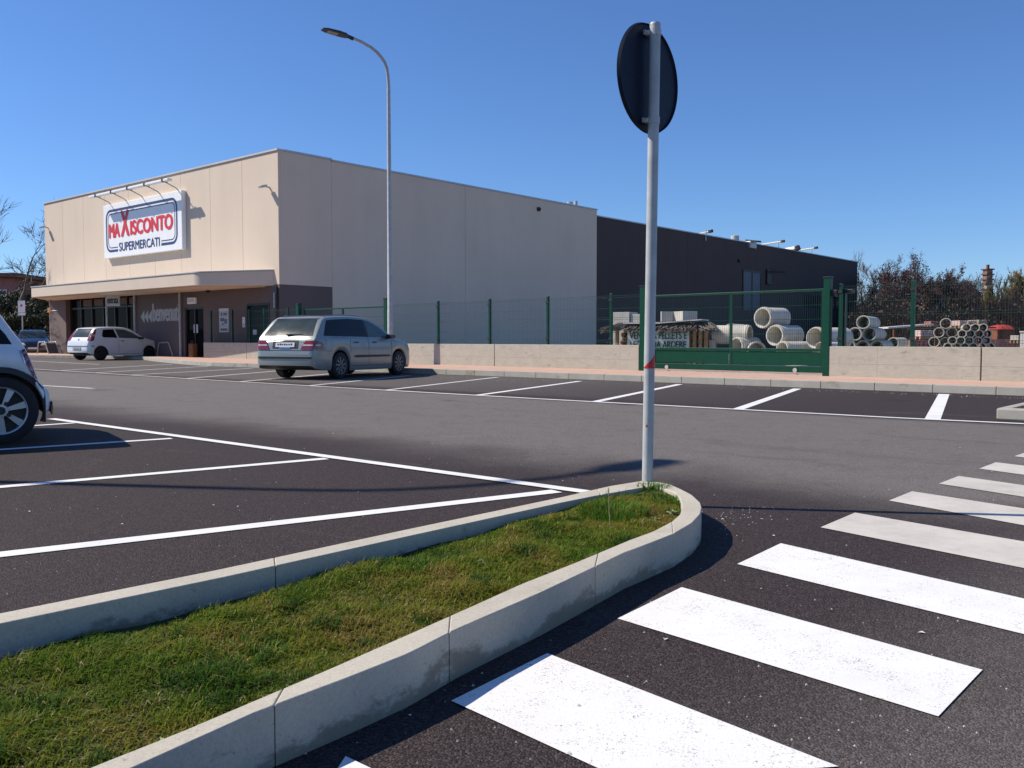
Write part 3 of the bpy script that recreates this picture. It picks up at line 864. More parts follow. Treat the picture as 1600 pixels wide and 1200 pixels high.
dp.build('downpipe', M_black, shop, smooth=True)
MB().tube([(-0.22, -0.08, 2.15), (-0.22, -0.08, 2.75)], 0.045, 10).build('pipe_cover', M_galv, shop, smooth=True)
# doors
gd = MB(); gd.box(xd0, xd1, 0.10, 0.14, 0.15, 2.28)
door = gd.build('entrance_door', M_shopglass, shop)
df = MB(); df.box(xd0 - 0.05, xd0 + 0.04, 0.02, 0.10, 0.15, 2.32); df.box(xd1 - 0.04, xd1 + 0.05, 0.02, 0.10, 0.15, 2.32); df.box(xd0 + 0.04, xd1 - 0.04, 0.02, 0.10, 2.23, 2.32)
df.box((xd0 + xd1) / 2 - 0.03, (xd0 + xd1) / 2 + 0.03, 0.03, 0.098, 0.15, 2.23)
df.build('frame', M_black, door)
xs, zs = FA(303.5, 513)
MB().box(xs - 0.17, xs + 0.17, 0.070, 0.085, zs - 0.2, zs + 0.17).build('notice', M_poster, door)
sd = MB(); sd.box(xg0, xg1, 0.06, 0.12, 0.15, 2.32); sdo = sd.build('side_door', mat('very dark green door', (0.003, 0.014, 0.010), 0.5, spec=0.2), shop)
sf = MB(); sf.box(xg0 - 0.05, xg0 + 0.03, -0.02, 0.06, 0.15, 2.36); sf.box(xg1 - 0.03, xg1 + 0.05, -0.02, 0.06, 0.15, 2.36); sf.box(xg0 + 0.03, xg1 - 0.03, -0.02, 0.06, 2.28, 2.36)
sf.build('frame', M_black, sdo)
xs, zs = FA(397, 519)
MB().box(xs - 0.13, xs + 0.13, 0.03, 0.055, zs - 0.1, zs + 0.1).build('notice', M_poster, sdo)
# greeting lettering and arrows on the dark wall
x0, z0 = FA(238.5, 502); x1, z1 = FA(283, 485.5)
text_part('lettering', 'benvenuti', x1 - x0 - 0.12, 0.80, M_letter_grey, shop, (x0, -0.001, z0), (1, 0, 0), (0, 0, 1), 0.05)
ar = MB()
for k in range(3):
    ax = FA(220 + k * 5.8, 495)[0]; az_ = FA(222, 495)[1]
    ar.add([(ax, -0.006, az_), (ax + 0.36, -0.006, az_ - 0.30), (ax + 0.36, -0.006, az_ + 0.30)], [(0, 1, 2)])
ar.build('arrows', M_letter_grey, shop)
# canopy: long straight lip that sweeps back to the wall on the right
DC = 2.1; ZC0 = 3.03
out = [(-21.5, -0.001), (-18.2, -DC), (-2.75, -DC)]
for k in range(1, 8):
    a = math.radians(46) * k / 7
    out.append((-2.75 + 0.75 * math.sin(a), -DC + 0.75 * (1 - math.cos(a))))
out += [(-0.36, -0.001)]
ztop = lambda y: 3.62 + 0.10 * y / DC
def slab(mb, poly, z0, zf):
    n = len(poly)
    vs = [(x, y, z0) for x, y in poly] + [(x, y, zf(y)) for x, y in poly]
    mb.add(vs, [tuple(range(n, 2 * n)), tuple(range(n - 1, -1, -1))] + [(i, (i + 1) % n, n + (i + 1) % n, n + i) for i in range(n)])
    return mb
canopy = slab(MB(), out, ZC0, ztop).build('canopy', M_beige, shop, smooth=True, angle=30, bevel=0.012, fixn=True)
cx_ = sum(p[0] for p in out) / len(out)
o2 = [(x + (0.03 if x > cx_ else -0.03), y - (0.03 if y < -0.1 else 0)) for x, y in out]
fl_ = MB(); n2 = len(o2)
fl_.add([(x, y, ztop(y) + 0.004) for x, y in o2] + [(x, y, ztop(y) + 0.045) for x, y in o2], [tuple(range(n2, 2 * n2)), tuple(range(n2 - 1, -1, -1))] + [(i, (i + 1) % n2, n2 + (i + 1) % n2, n2 + i) for i in range(n2)])
fl_.build('flashing', M_coping_front, canopy, fixn=True)
slab(MB(), [(-20.6, -0.02), (-17.9, -DC + 0.25), (-2.9, -DC + 0.25), (-0.9, -0.02)], ZC0 - 0.035, lambda y: ZC0 - 0.004).build('soffit', M_beige, canopy, fixn=True)
# chimneys and small fixtures of the roof and walls
ch = thing('roof_vent', 'pair of short grey vent pipes on the beige parapet by its far end', 'vent', BC + V_DIR * 19.6 - A_DIR * 0.5 + Vector((0, 0, 7.7)), BRZ)
MB().tube([(0, -0.2, 0), (0, -0.2, 0.80)], 0.16, 10).build('wide_pipe', M_galv, ch, smooth=True)
MB().tube([(0, 0.35, 0), (0, 0.35, 0.92)], 0.10, 10).build('narrow_pipe', M_galv, ch, smooth=True)
y0, z0 = SA(841, 327)
dt = thing('wall_sensor', 'small round dark light sensor high on the shaded beige wall', 'sensor', BC + V_DIR * y0 + Vector((0, 0, z0)), BRZ)
MB().lathe([(0, 0.11), (0.10, 0.11), (0.13, 0.06), (0.13, 0.0)], (-0.01, 0, 0), (1, 0, 0), 16).build('housing', M_black, dt, smooth=True)
MB().lathe([(0, 0.06), (0.03, 0.055), (0.05, 0.0)], (0.12, 0, 0), (1, 0, 0), 16).build('lens', M_glass, dt, smooth=True)

# ---- shop sign with its light bar
sx0, sz0 = FA(163, 404.5, 0.22); sx1, sz1 = FA(285, 391.5, 0.22)
_, szt = FA(163, 321.5, 0.22)
SW, SH = sx1 - sx0, szt - sz0
sgn = thing('shop_sign', 'white framed shop sign with red and navy lettering on the beige facade', 'shop sign', BC + A_DIR * sx0 + Vector((0, 0, sz0)), BRZ)
MB().box(0, SW, -0.22, -0.01, 0, SH).build('panel', M_white, sgn, bevel=0.02)
def rrect_pts(x0, z0, x1, z1, r, n=8):
    pts = []
    for cx, cz, a0 in ((x1 - r, z0 + r, -90), (x1 - r, z1 - r, 0), (x0 + r, z1 - r, 90), (x0 + r, z0 + r, 180)):
        for k in range(n + 1):
            a = math.radians(a0 + 90 * k / n); pts.append((cx + r * math.cos(a), cz + r * math.sin(a)))
    return pts
def border(mb, x0, z0, x1, z1, r, w, gap0, gap1, y):
    a = rrect_pts(x0, z0, x1, z1, r); b = rrect_pts(x0 + w, z0 + w, x1 - w, z1 - w, max(0.02, r - w))
    n = len(a)
    for i in range(n):
        j = (i + 1) % n
        if a[i][1] < z0 + 1e-4 and a[j][1] < z0 + 1e-4:          # bottom edge: leave the gap open
            for s, e in ((x0 + r, gap0), (gap1, x1 - r)):
                mb.add([(s, y, z0), (e, y, z0), (e, y, z0 + w), (s, y, z0 + w)], [(0, 1, 2, 3)])
            continue
        mb.add([(a[i][0], y, a[i][1]), (a[j][0], y, a[j][1]), (b[j][0], y, b[j][1]), (b[i][0], y, b[i][1])], [(0, 1, 2, 3)])
bd = MB()
border(bd, SW * 0.035, SH * 0.105, SW * 0.95, SH * 0.90, 0.45, 0.115, SW * 0.195, SW * 0.755, -0.226)
border(bd, SW * 0.035 + 0.2, SH * 0.105 + 0.19, SW * 0.95 - 0.2, SH * 0.90 - 0.19, 0.30, 0.045, SW * 0.195, SW * 0.755, -0.226)
bd.build('border', M_signnavy, sgn)
ey, ez = (1, 0, 0), (0, 0, 1)
zb = SH * 0.375
text_part('lettering', 'MA', SW * 0.155, SH * 0.25, M_signred, sgn, (SW * 0.075, -0.22, zb), ey, ez, 0.085, 0.008)
text_part('lettering', 'X', SW * 0.118, SH * 0.46, M_signred, sgn, (SW * 0.24, -0.22, zb), ey, ez, 0.05, 0.014)
text_part('lettering', 'ISCONTO', SW * 0.535, SH * 0.25, M_signred, sgn, (SW * 0.365, -0.22, zb), ey, ez, 0.085, 0.008)
text_part('lettering', 'SUPERMERCATI', SW * 0.525, SH * 0.155, M_signnavy, sgn, (SW * 0.212, -0.22, SH * 0.105), ey, ez, 0.035, 0.008)
lb = thing('sign_light_bar', 'silver light bar on five bent arms above the shop sign', 'light bar', BC + A_DIR * sx0 + Vector((0, 0, sz0 + SH)), BRZ)
DB = 0.80; ZBAR = 0.34
MB().box(-0.05, SW + 0.10, -DB - 0.11, -DB + 0.11, ZBAR - 0.03, ZBAR + 0.07).build('bar', M_white, lb, bevel=0.02)
for k in range(5):
    x = SW * (0.09 + 0.215 * k)
    MB().tube([(x, -0.12, -0.02), (x, -0.24, 0.10), (x, -0.30, 0.13), (x, -DB, ZBAR - 0.02)], 0.026, 6).build('arm', M_galv, lb, smooth=True)
    MB().box(x - 0.05, x + 0.05, -DB - 0.125, -DB + 0.125, ZBAR - 0.05, ZBAR + 0.09).build('clamp', M_black, lb)

def wall_lamp(px, py, label):
    x, z = FA(px, py)
    t = thing('wall_lamp', label, 'wall lamp', BC + A_DIR * x + Vector((0, 0, z)), BRZ, 'small lamps at the facade ends')
    MB().bar((0, 0.0, 0), (0, -0.22, 0.03), 0.05, 0.05).build('arm', M_galv, t)
    MB().bar((-0.02, -0.15, 0.05), (-0.02, -0.42, -0.02), 0.24, 0.10).build('head', M_coping, t, bevel=0.02)
wall_lamp(421, 293, 'small wall lamp at the top right of the facade, near the corner')
wall_lamp(75, 356, 'small wall lamp at the far left end of the facade')
x, z = FA(331, 454)
scm = thing('security_camera', 'white dome security camera under the canopy above the poster', 'camera', BC + A_DIR * x + Vector((0, 0, z)), BRZ)
MB().lathe([(0, 0.0), (0, 0.13), (0.1, 0.13), (0.12, 0.1)], (0, -0.18, 0.13), (0, 0, -1), 16).build('mount', M_white, scm, smooth=True)
MB().lathe([(0.0, 0.10), (0.07, 0.085), (0.11, 0.0)], (0, -0.18, 0.012), (0, 0, -1), 16).build('dome', M_glass, scm, smooth=True)
MB().bar((0, 0, 0.1), (0, -0.12, 0.1), 0.06).build('bracket', M_white, scm)
x, z = FA(302, 470)
exs = thing('exit_light', 'small white rounded light box above the entrance door', 'light box', BC + A_DIR * x + Vector((0, 0, z)), BRZ)
MB().box(-0.33, 0.33, -0.12, 0, -0.14, 0.14).build('case', M_white, exs, bevel=0.03)
MB().box(-0.26, 0.26, -0.128, -0.122, -0.07, 0.07).build('diffuser', M_poster, exs)
x0, z0 = FA(344, 519); x1, z1 = FA(358, 481.5)
pos = thing('wall_poster', 'pale blue poster board on the dark wall behind the fence', 'poster', BC + A_DIR * x0 + Vector((0, 0, z0)), BRZ)
PW, PH = x1 - x0, z1 - z0
MB().box(0, PW, -0.04, 0, 0, PH).build('board', M_poster, pos)
blk = MB()
for (a, b, c, d) in ((0.2, 0.35, 0.68, 0.82), (0.45, 0.85, 0.7, 0.8), (0.15, 0.55, 0.45, 0.6), (0.55, 0.85, 0.35, 0.55), (0.3, 0.5, 0.3, 0.38), (0.12, 0.9, 0.05, 0.16)):
    blk.add([(PW * a, -0.045, PH * c), (PW * b, -0.045, PH * c), (PW * b, -0.045, PH * d), (PW * a, -0.045, PH * d)], [(0, 1, 2, 3)])
blk.build('print', mat('poster print', (0.12, 0.18, 0.25), 0.6, 0, 0.3, 12), pos)
x, z = FA(382, 503)
itc = thing('intercom', 'small pale intercom panel left of the dark green side door', 'intercom', BC + A_DIR * x + Vector((0, 0, z)), BRZ)
MB().box(-0.08, 0.08, -0.05, 0, -0.22, 0.2).build('case', M_white, itc, bevel=0.01)
MB().lathe([(0, 0.03), (0.012, 0.025), (0.012, 0)], (0, -0.05, -0.1), (0, -1, 0), 10).build('button', M_black, itc)
x, z = FA(77, 484.5)
orm = thing('marker_plate', 'small orange plate on the left pillar under the canopy', 'marker', BC + A_DIR * x + Vector((0, 0, z)), BRZ)
MB().box(-0.16, 0.26, -0.03, 0, -0.13, 0.13).build('plate', M_orange, orm, bevel=0.01)
MB().box(0.30, 1.05, -0.02, 0, -0.06, -0.02).build('strip', M_white, orm)
# brown paper bag / bin inside the door
p = BC + A_DIR * FA(310, 545)[0] - V_DIR * 0.35 + Vector((0, 0, 0.142))
bg = thing('paper_bag', 'brown bag standing beside the dark entrance door', 'bag', p, BRZ)
MB().box(-0.02, 0.34, -0.12, 0.12, 0, 0.60).build('bag_body', M_bag, bg, bevel=0.03)
MB().tube([(0.08, -0.05, 0.59), (0.10, -0.05, 0.68), (0.22, -0.05, 0.68), (0.24, -0.05, 0.59)], 0.012, 5).build('handle', M_bag, bg)

# ---- warehouse behind
WH0, WH1 = 21.34, 61.9
wh = thing('warehouse', 'long dark grey warehouse behind the beige supermarket hall', 'warehouse', BC + V_DIR * WH0, BRZ)
L_ = WH1 - WH0
wb = MB()
nseg = 8
for i in range(nseg):
    wb.box(-0.25, -0.03, L_ * i / nseg + 0.006, L_ * (i + 1) / nseg - 0.006, 0, 7.86)
wb.build('side_wall', M_warehouse, wh)
wb = MB(); wb.box(XL, -0.26, 0, 0.2, 0, 7.85); wb.box(XL, -0.26, L_ - 0.2, L_, 0, 7.85); wb.box(XL, XL + 0.2, 0.2, L_ - 0.2, 0, 7.85)
wb.build('end_wall', M_warehouse, wh)
MB().box(XL + 0.2, -0.26, 0.2, L_ - 0.2, 7.3, 7.5).build('roof', M_coping, wh)
MB().box(-0.3, 0.02, 0.0, L_ + 0.03, 7.865, 7.93).build('coping', M_coping, wh)
ya, za = SA(1162, 424); yb, zb_ = SA(1188, 450)
dr = MB(); dr.box(-0.05, 0.0, ya - WH0, yb - WH0, 3.0, za)
hd = dr.build('high_door', mat('blue grey door', (0.07, 0.085, 0.11), 0.5, 0, 0.1, 2), wh)
fr = MB()
for a, b in ((ya - 0.12, ya), (yb, yb + 0.12), ((ya + yb) / 2 - 0.05, (ya + yb) / 2 + 0.05)):
    fr.box(-0.04, 0.035, a - WH0, b - WH0, 3.0, za)
fr.box(-0.04, 0.034, ya - WH0 - 0.12, yb - WH0 + 0.12, za, za + 0.14)
fr.build('frame', M_black, hd)
ya, za = SA(1257, 463); yb, zb_ = SA(1312, 480)
wn_ = MB(); wn_.box(-0.05, -0.01, ya - WH0, yb - WH0, 3.55, 4.5)
wnd = wn_.build('strip_window', M_window_far, wh)
fr = MB()
for k in range(9):
    y = ya - WH0 + (yb - ya) * k / 8
    fr.box(-0.04, 0.02, y - 0.06, y + 0.06, 3.5, 4.55)
fr.box(-0.04, 0.018, ya - WH0, yb - WH0, 4.5, 4.56); fr.box(-0.04, 0.018, ya - WH0, yb - WH0, 3.5, 3.56)
fr.build('frame', M_black, wnd)
y0, z0 = SA(1200, 433)
fl = thing('flood_lamp', 'black bracket flood lamp on the dark warehouse wall right of the high door', 'flood lamp', BC + V_DIR * y0 + Vector((0, 0, z0)), BRZ)
MB().box(0.0, 0.12, -0.35, 0.35, -0.55, 0.55).build('box', M_black, fl, bevel=0.02)
MB().bar((0.0, 0.2, 0.45), (0.9, 0.9, 0.38), 0.3, 0.12).build('head', M_black, fl, bevel=0.02)
y0, z0 = SA(1154.5, 407.5)
fl = thing('wall_sensor', 'small round dark sensor high on the dark warehouse wall', 'sensor', BC + V_DIR * y0 + Vector((0, 0, z0)), BRZ)
MB().lathe([(0, 0.14), (0.12, 0.13), (0.16, 0.0)], (-0.03, 0, 0), (1, 0, 0), 14).build('housing', M_black, fl, smooth=True)
MB().lathe([(0, 0.05), (0.03, 0.0)], (0.13, 0, 0), (1, 0, 0), 10).build('lens', M_glass, fl, smooth=True)
# roof gear of the warehouse
def roof_gear(px, py, Yg, span, label, group):
    b = Vector(at(px, py, Yg))
    t = thing('roof_pipe', label, 'roof pipe', (b.x, b.y, 7.5), BRZ, group)
    zt = b.z - 7.5
    MB().tube([(-span, 0.3, zt - 0.12), (0.35, -0.15, zt)], 0.07, 8).build('pipe', M_galv, t, smooth=True)
    MB().tube([(0, -0.1, 0), (0, -0.1, zt + 0.12)], 0.045, 6).build('post', M_galv, t, smooth=True)
    MB().bar((0.25, -0.15, zt), (0.55, -0.2, zt + 0.02), 0.20).build('end_cap', M_black, t, bevel=0.03)
roof_gear(1104, 362.5, 61, 1.2, 'roof pipe nearest the beige hall, just above the dark parapet', 'pipes on the warehouse roof')
roof_gear(1217, 378, 71, 2.0, 'roof pipe on a post in the middle of the dark parapet', 'pipes on the warehouse roof')
roof_gear(1269, 388, 76, 2.0, 'roof pipe on a post at the far end of the dark parapet', 'pipes on the warehouse roof')
b = Vector(at(1166, 379, 66.5))
ac = thing('roof_unit', 'low grey roof unit with a dark hood on the warehouse roof', 'roof unit', (b.x, b.y, 7.5), BRZ)
MB().box(-1.4, 0.6, -0.5, 0.5, 0, b.z - 7.5 + 0.05).build('casing', M_coping, ac, bevel=0.05)
MB().bar((0.1, 0, b.z - 7.35), (1.1, -0.2, b.z - 7.52), 0.5, 0.12).build('hood', M_black, ac)
MB().lathe([(0, 0.0), (0, 0.3), (0.5, 0.3), (0.55, 0.2), (0.55, 0)], (-0.9, 0, b.z - 7.45), (0, 0, 1), 12).build('fan', M_galv, ac, smooth=True)
b = Vector(at(1231, 387, 72))
ac = thing('roof_duct', 'short pale roof duct lying along the dark parapet', 'roof duct', (b.x, b.y, 7.5), BRZ)
MB().tube([(-1.0, 0, 0.35), (0.7, 0, 0.55)], 0.18, 8).build('duct', M_white, ac, smooth=True)
MB().bar((0.65, 0, 0.5), (0.95, 0, 0.62), 0.35).build('end_cap', M_black, ac)

# ================================================================== WALL, FENCE AND GATES
W_A = Vector((-13.09, 38.32, 0)); W_B = Vector((9.52, 16.775, 0))
W_DIR = (W_B - W_A).normalized(); W_N = Vector((-W_DIR.y, W_DIR.x, 0))     # W_N points into the yard
WRZ = math.atan2(W_DIR.y, W_DIR.x)
def WX(px, py=545, d=0.0):
    p = Vector(onplane(px, py, W_A + W_N * d, W_N)) - W_A
    return p.dot(W_DIR), p.z
WTOP = 0.785
def wall(xa, xb, cuts, label):
    t = thing('concrete_wall', label, 'wall', W_A + W_DIR * xa, WRZ, 'low concrete walls along the pavement')
    ed = [xa] + cuts + [xb]
    for a, b in zip(ed[:-1], ed[1:]):
        MB().box(a - xa + (0.012 if a != xa else 0), b - xa - (0.012 if b != xb else 0), 0, 0.25, 0.0, WTOP).build('wall_panel', M_wall, t, bevel=0.008)
    return t
xs = lambda px: WX(px)[0]
wall(xs(318), xs(463), [xs(385)], 'low concrete wall left of the silver car, in front of the dark shop base')
wall(xs(609), xs(998), [xs(772.5)], 'long low concrete wall between the silver car and the green sliding gate')
wall(xs(1291), xs(1600) + 12, [xs(1533.5)], 'low concrete wall right of the green sliding gate')
def fence(xa, xb, posts, label, x_end=None):
    t = thing('mesh_fence', label, 'fence', W_A + W_DIR * xa, WRZ, 'green wire fences on the concrete walls')
    for x in posts:
        pb = MB(); pb.box(x - xa - 0.035, x - xa + 0.035, 0.10, 0.17, WTOP - 0.02, 2.12)
        po = pb.build('post', M_green, t, bevel=0.006)
        for z in (0.95, 1.95): MB().box(x - xa - 0.05, x - xa + 0.05, 0.085, 0.10, z - 0.03, z + 0.03).build('clip', M_black, po)
    ed = sorted(set([xa] + list(posts) + [xb]))
    for a, b in zip(ed[:-1], ed[1:]):
        if b - a < 0.3: continue
        w = MB(); n = max(2, int((b - a) / 0.05))
        for k in range(n + 1):
            x = a - xa + (b - a) * k / n
            w.box(x - 0.0014, x + 0.0014, 0.128, 0.1308, WTOP + 0.03, 2.06)
        for z in (0.88, 1.17, 1.46, 1.75, 2.03):
            for dz in (0, 0.05) if z in (0.88, 1.46, 2.03) else (0,):
                w.tube([(a - xa, 0.122, z + dz - 0.02), (b - xa, 0.122, z + dz - 0.02)], 0.0035, 6, caps=False)
        w.build('mesh_panel', M_green_wire, t)
    return t
fence(xs(322), xs(463), [xs(326), xs(359), xs(386), xs(409), xs(446)], 'green mesh fence in front of the dark shop base and the poster')
fence(xs(611), xs(996), [xs(680), xs(760.5), xs(851), xs(950)], 'green mesh fence on the wall before the shaded beige side of the hall')
step = xs(950) - xs(851)
xr = xs(1421.5)
fence(xs(1302), xs(1600) + 12, [xs(1308), xr, xr + 2.5, xr + 5.0, xr + 7.5], 'green mesh fence right of the sliding gate, before the pipe stacks')

def gate_post(px, ztop, w, label, d=0.06):
    t = thing('gate_post', label, 'gate post', W_A + W_DIR * xs(px) + W_N * d, WRZ, 'tall green gate posts')
    MB().box(-w / 2, w / 2, -w / 2, w / 2, 0.13, ztop).build('post', M_green, t, bevel=0.008)
    MB().box(-w / 2 - 0.012, w / 2 + 0.012, -w / 2 - 0.012, w / 2 + 0.012, ztop + 0.002, ztop + 0.03).build('cap', M_black, t)
    return t
gate_post(1003.5, 2.25, 0.155, 'tall green gate post seen just left of the bare steel sign pole')
gate_post(1290.5, 2.25, 0.145, 'tall green gate post at the right end of the sliding gate, against the wall')
gate_post(465.5, 2.22, 0.16, 'tall green gate post left of the silver car roof')
gate_post(603, 2.25, 0.17, 'tall green gate post right behind the street lamp pole')
def sliding_gate(pxa, pxb, label):
    a, b = xs(pxa), xs(pxb)
    t = thing('sliding_gate', label, 'gate', W_A + W_DIR * a + W_N * 0.16, WRZ, 'green sliding gates in the wall')
    L = b - a; m = 0.03
    MB().box(0, L, -m, m, 1.98, 2.03).build('top_rail', M_green, t, bevel=0.005)
    MB().box(0, L, -m, m, 0.66, 0.73).build('middle_rail', M_green, t, bevel=0.005)
    MB().box(0, L, -m - 0.02, m + 0.02, 0.20, 0.34).build('bottom_rail', M_green, t, bevel=0.005)
    for x in (0.04, L * 0.5, L - 0.04):
        st = MB(); st.box(x - 0.028, x + 0.028, -m + 0.002, m - 0.002, 0.34, 0.66); st.box(x - 0.028, x + 0.028, -m + 0.002, m - 0.002, 0.73, 1.98)
        st.build('stile', M_green, t)
    MB().box(0.07, L * 0.5 - 0.05, -0.012, 0.0, 0.36, 0.655).build('lower_panel', M_green, t)
    MB().box(L * 0.5 + 0.05, L - 0.07, -0.012, 0.0, 0.36, 0.655).build('lower_panel', M_green, t)
    w = MB(); n = int(L / 0.05)
    for k in range(1, n): w.box(L * k / n - 0.0017, L * k / n + 0.0017, 0.005, 0.009, 0.73, 1.97)
    for z in (1.05, 1.37, 1.68): w.box(0.05, L - 0.05, 0.012, 0.018, z, z + 0.008)
    w.build('wire_infill', M_green_wire, t)
    for x in (L * 0.12, L * 0.86):
        MB().lathe([(0, 0.0), (0, 0.05), (0.03, 0.05), (0.03, 0)], (x, -m - 0.022, 0.25), (0, -1, 0), 12).build('roller', M_galv, t, smooth=True)
    MB().box(-0.1, L, -0.05, 0.05, 0.143, 0.165).build('track', M_galv, t)
    return t
sliding_gate(1010, 1283, 'green sliding gate with wire infill between the sign pole and the right wall')
sliding_gate(470, 597, 'green sliding gate behind the silver car')
gm = thing('gate_motor_post', 'short green guide post with black rollers behind the right gate post', 'guide post', W_A + W_DIR * xs(1307, ) + W_N * 0.32, WRZ)
MB().box(-0.05, 0.05, -0.05, 0.05, 0.15, 2.02).build('post', M_green, gm, bevel=0.006)
gb = MB(); gb.box(-0.20, 0.22, -0.07, 0.07, 1.92, 2.0); gb.box(-0.18, -0.06, -0.06, 0.06, 1.86, 1.92); gb.build('roller_head', M_black, gm, bevel=0.01)

# ================================================================== ROAD SIGN, LAMPS, SMALL STREET THINGS
pb = Vector(G(1011, 757, 0.12))
rs = thing('road_sign', 'back of a dark round road sign on a steel pole at the island tip', 'road sign', (pb.x, pb.y, 0.0))
topx = Vector((0.026, 0.0, 2.69))
rr_ = 0.0305
polem = MB(); polem.lathe([(0.05, rr_), (2.69, rr_)], (0, 0, 0), topx, 24)
polem.lathe([(2.69, rr_), (2.70, rr_ * 0.9), (2.705, 0.0)], (0, 0, 0), topx, 24)
pole = polem.build('pole', M_galv, rs, smooth=True)
dd_ = Vector((math.sin(math.radians(41)), math.cos(math.radians(41)), 0))     # along the plate
dn = Vector((-dd_.y, dd_.x, 0))                                               # towards the printed side
zc_ = 2.41
cc = Vector((topx.x * zc_ / 2.69, 0, zc_)) + dn * 0.055 + dd_ * 0.028
pm = MB(); pm.lathe([(0, 0.0), (0, 0.292), (-0.012, 0.298), (0.006, 0.305), (0.012, 0.300), (0.012, 0.0)], cc, dn, 64)
pm.build('plate_back', M_signback, rs, smooth=True, angle=25)
pm = MB(); pm.lathe([(0.0125, 0.0), (0.0125, 0.297)], cc, dn, 48); pm.build('plate_front', M_white, rs)
for zz in (2.645, 2.165):
    o = Vector((topx.x * zz / 2.69, 0, zz))
    cl = MB(); cl.lathe([(-0.018, rr_ + 0.001), (-0.018, rr_ + 0.004), (0.018, rr_ + 0.004), (0.018, rr_ + 0.001)], o, (0, 0, 1), 20)
    cl.bar(o + dn * 0.035 - dd_ * 0.055, o + dn * 0.035 + dd_ * 0.045, 0.012, 0.024)
    cl.bar(o - dd_ * 0.02 + dn * 0.012, o - dd_ * 0.045 + dn * 0.036, 0.012, 0.022)
    for k in (-0.048, 0.038): cl.lathe([(0, 0.008), (0.012, 0.007), (0.012, 0.0)], o + dn * 0.029 + dd_ * k, -dn, 8)
    cl.build('clamp', M_galv, rs)
sk = MB(); o = Vector((topx.x * 2.20 / 2.69, 0, 2.205)) + dn * 0.0535
sk.add([o + dd_ * 0.055, o + dd_ * 0.125, o + dd_ * 0.125 + Vector((0, 0, 0.032)), o + dd_ * 0.055 + Vector((0, 0, 0.032))], [(0, 1, 2, 3)])
sk.build('sticker', M_plate, rs)
def film(z0, hfun, a0, a1, name, n=14):
    mb = MB(); r = rr_ + 0.0012
    for i in range(n + 1):
        a = math.radians(a0 + (a1 - a0) * i / n); o = Vector((topx.x * z0 / 2.69, 0, 0))
        for z in (z0, z0 + hfun(i / n)):
            mb.v.append((o.x + r * math.cos(a), r * math.sin(a), z))
    for i in range(n):
        mb.f.append((2 * i, 2 * i + 2, 2 * i + 3, 2 * i + 1)); mb.m.append(0)
    mb.build(name, M_red, rs)
film(0.782, lambda t: 0.004 + 0.088 * t ** 1.3, -175, -12, 'red_film')
film(0.452, lambda t: 0.016 * (1 - abs(t - 0.6) * 1.5), -130, -105, 'red_film', 4)

def street_lamp(loc, rz, label):
    t = thing('street_lamp', label, 'street lamp', loc, rz, 'curved grey street lamps')
    MB().tube([(0, 0, 0), (0, 0, 0.2), (0, 0, 1.7), (0, 0, 1.71), (0, 0, 8.5)], [0.09, 0.09, 0.087, 0.082, 0.055], 14).build('pole', M_galv, t, smooth=True)
    arm = [(0, 0, 8.45), (0, 0, 8.63), (0.02, 0, 8.9), (0.06, 0, 9.14), (0.13, 0, 9.30), (0.227, 0, 9.42), (0.38, 0, 9.56), (0.567, 0, 9.67), (0.9, 0, 9.79), (1.25, 0, 9.87)]
    MB().tube(arm, [0.053, 0.05, 0.05, 0.05, 0.05, 0.05, 0.048, 0.046, 0.044, 0.042], 12).build('arm', M_galv, t, smooth=True)
    hx, hz = 1.20, 9.85
    MB().tube([(hx - 0.05, 0, hz - 0.02), (hx + 0.14, 0, hz + 0.03)], [0.06, 0.055], 10).build('joint', M_black, t, smooth=True)
    hd = MB()
    ring = []
    for (dx, w, th, dz) in ((0.08, 0.05, 0.06, -0.02), (0.2, 0.13, 0.09, -0.01), (0.42, 0.18, 0.075, 0.02), (0.78, 0.17, 0.055, 0.06), (0.93, 0.11, 0.03, 0.08)):
        ring.append([(hx + dx, -w, hz + dz), (hx + dx, w, hz + dz), (hx + dx, w * 0.9, hz + dz + th), (hx + dx, -w * 0.9, hz + dz + th)])
    vs = [p for r in ring for p in r]; fs = []
    for i in range(len(ring) - 1):
        for k in range(4):
            fs.append((i * 4 + k, i * 4 + (k + 1) % 4, i * 4 + 4 + (k + 1) % 4, i * 4 + 4 + k))
    fs += [(3, 2, 1, 0), tuple(len(vs) - 4 + k for k in range(4))]
    hd.add(vs, fs); head = hd.build('lamp_head', mat('dark grey lamp housing', (0.05, 0.052, 0.055), 0.45, 0.2), t, fixn=True, bevel=0.01)
    le = MB(); le.add([(hx + 0.44, -0.13, hz + 0.016), (hx + 0.44, 0.13, hz + 0.016), (hx + 0.76, 0.12, hz + 0.052), (hx + 0.76, -0.12, hz + 0.052)], [(0, 1, 2, 3)])
    le.build('lens', mat('led lens', (0.30, 0.30, 0.28), 0.2), head)
    return t
street_lamp((-3.81, 28.3, 0.14), math.atan2(-0.53, -0.85), 'tall curved street lamp standing behind the silver car by the green fence')
street_lamp((-10.67, 7.10, 0.0), math.atan2(0.757, 0.653), 'tall curved street lamp out of frame on the left whose shadow crosses the near bays')

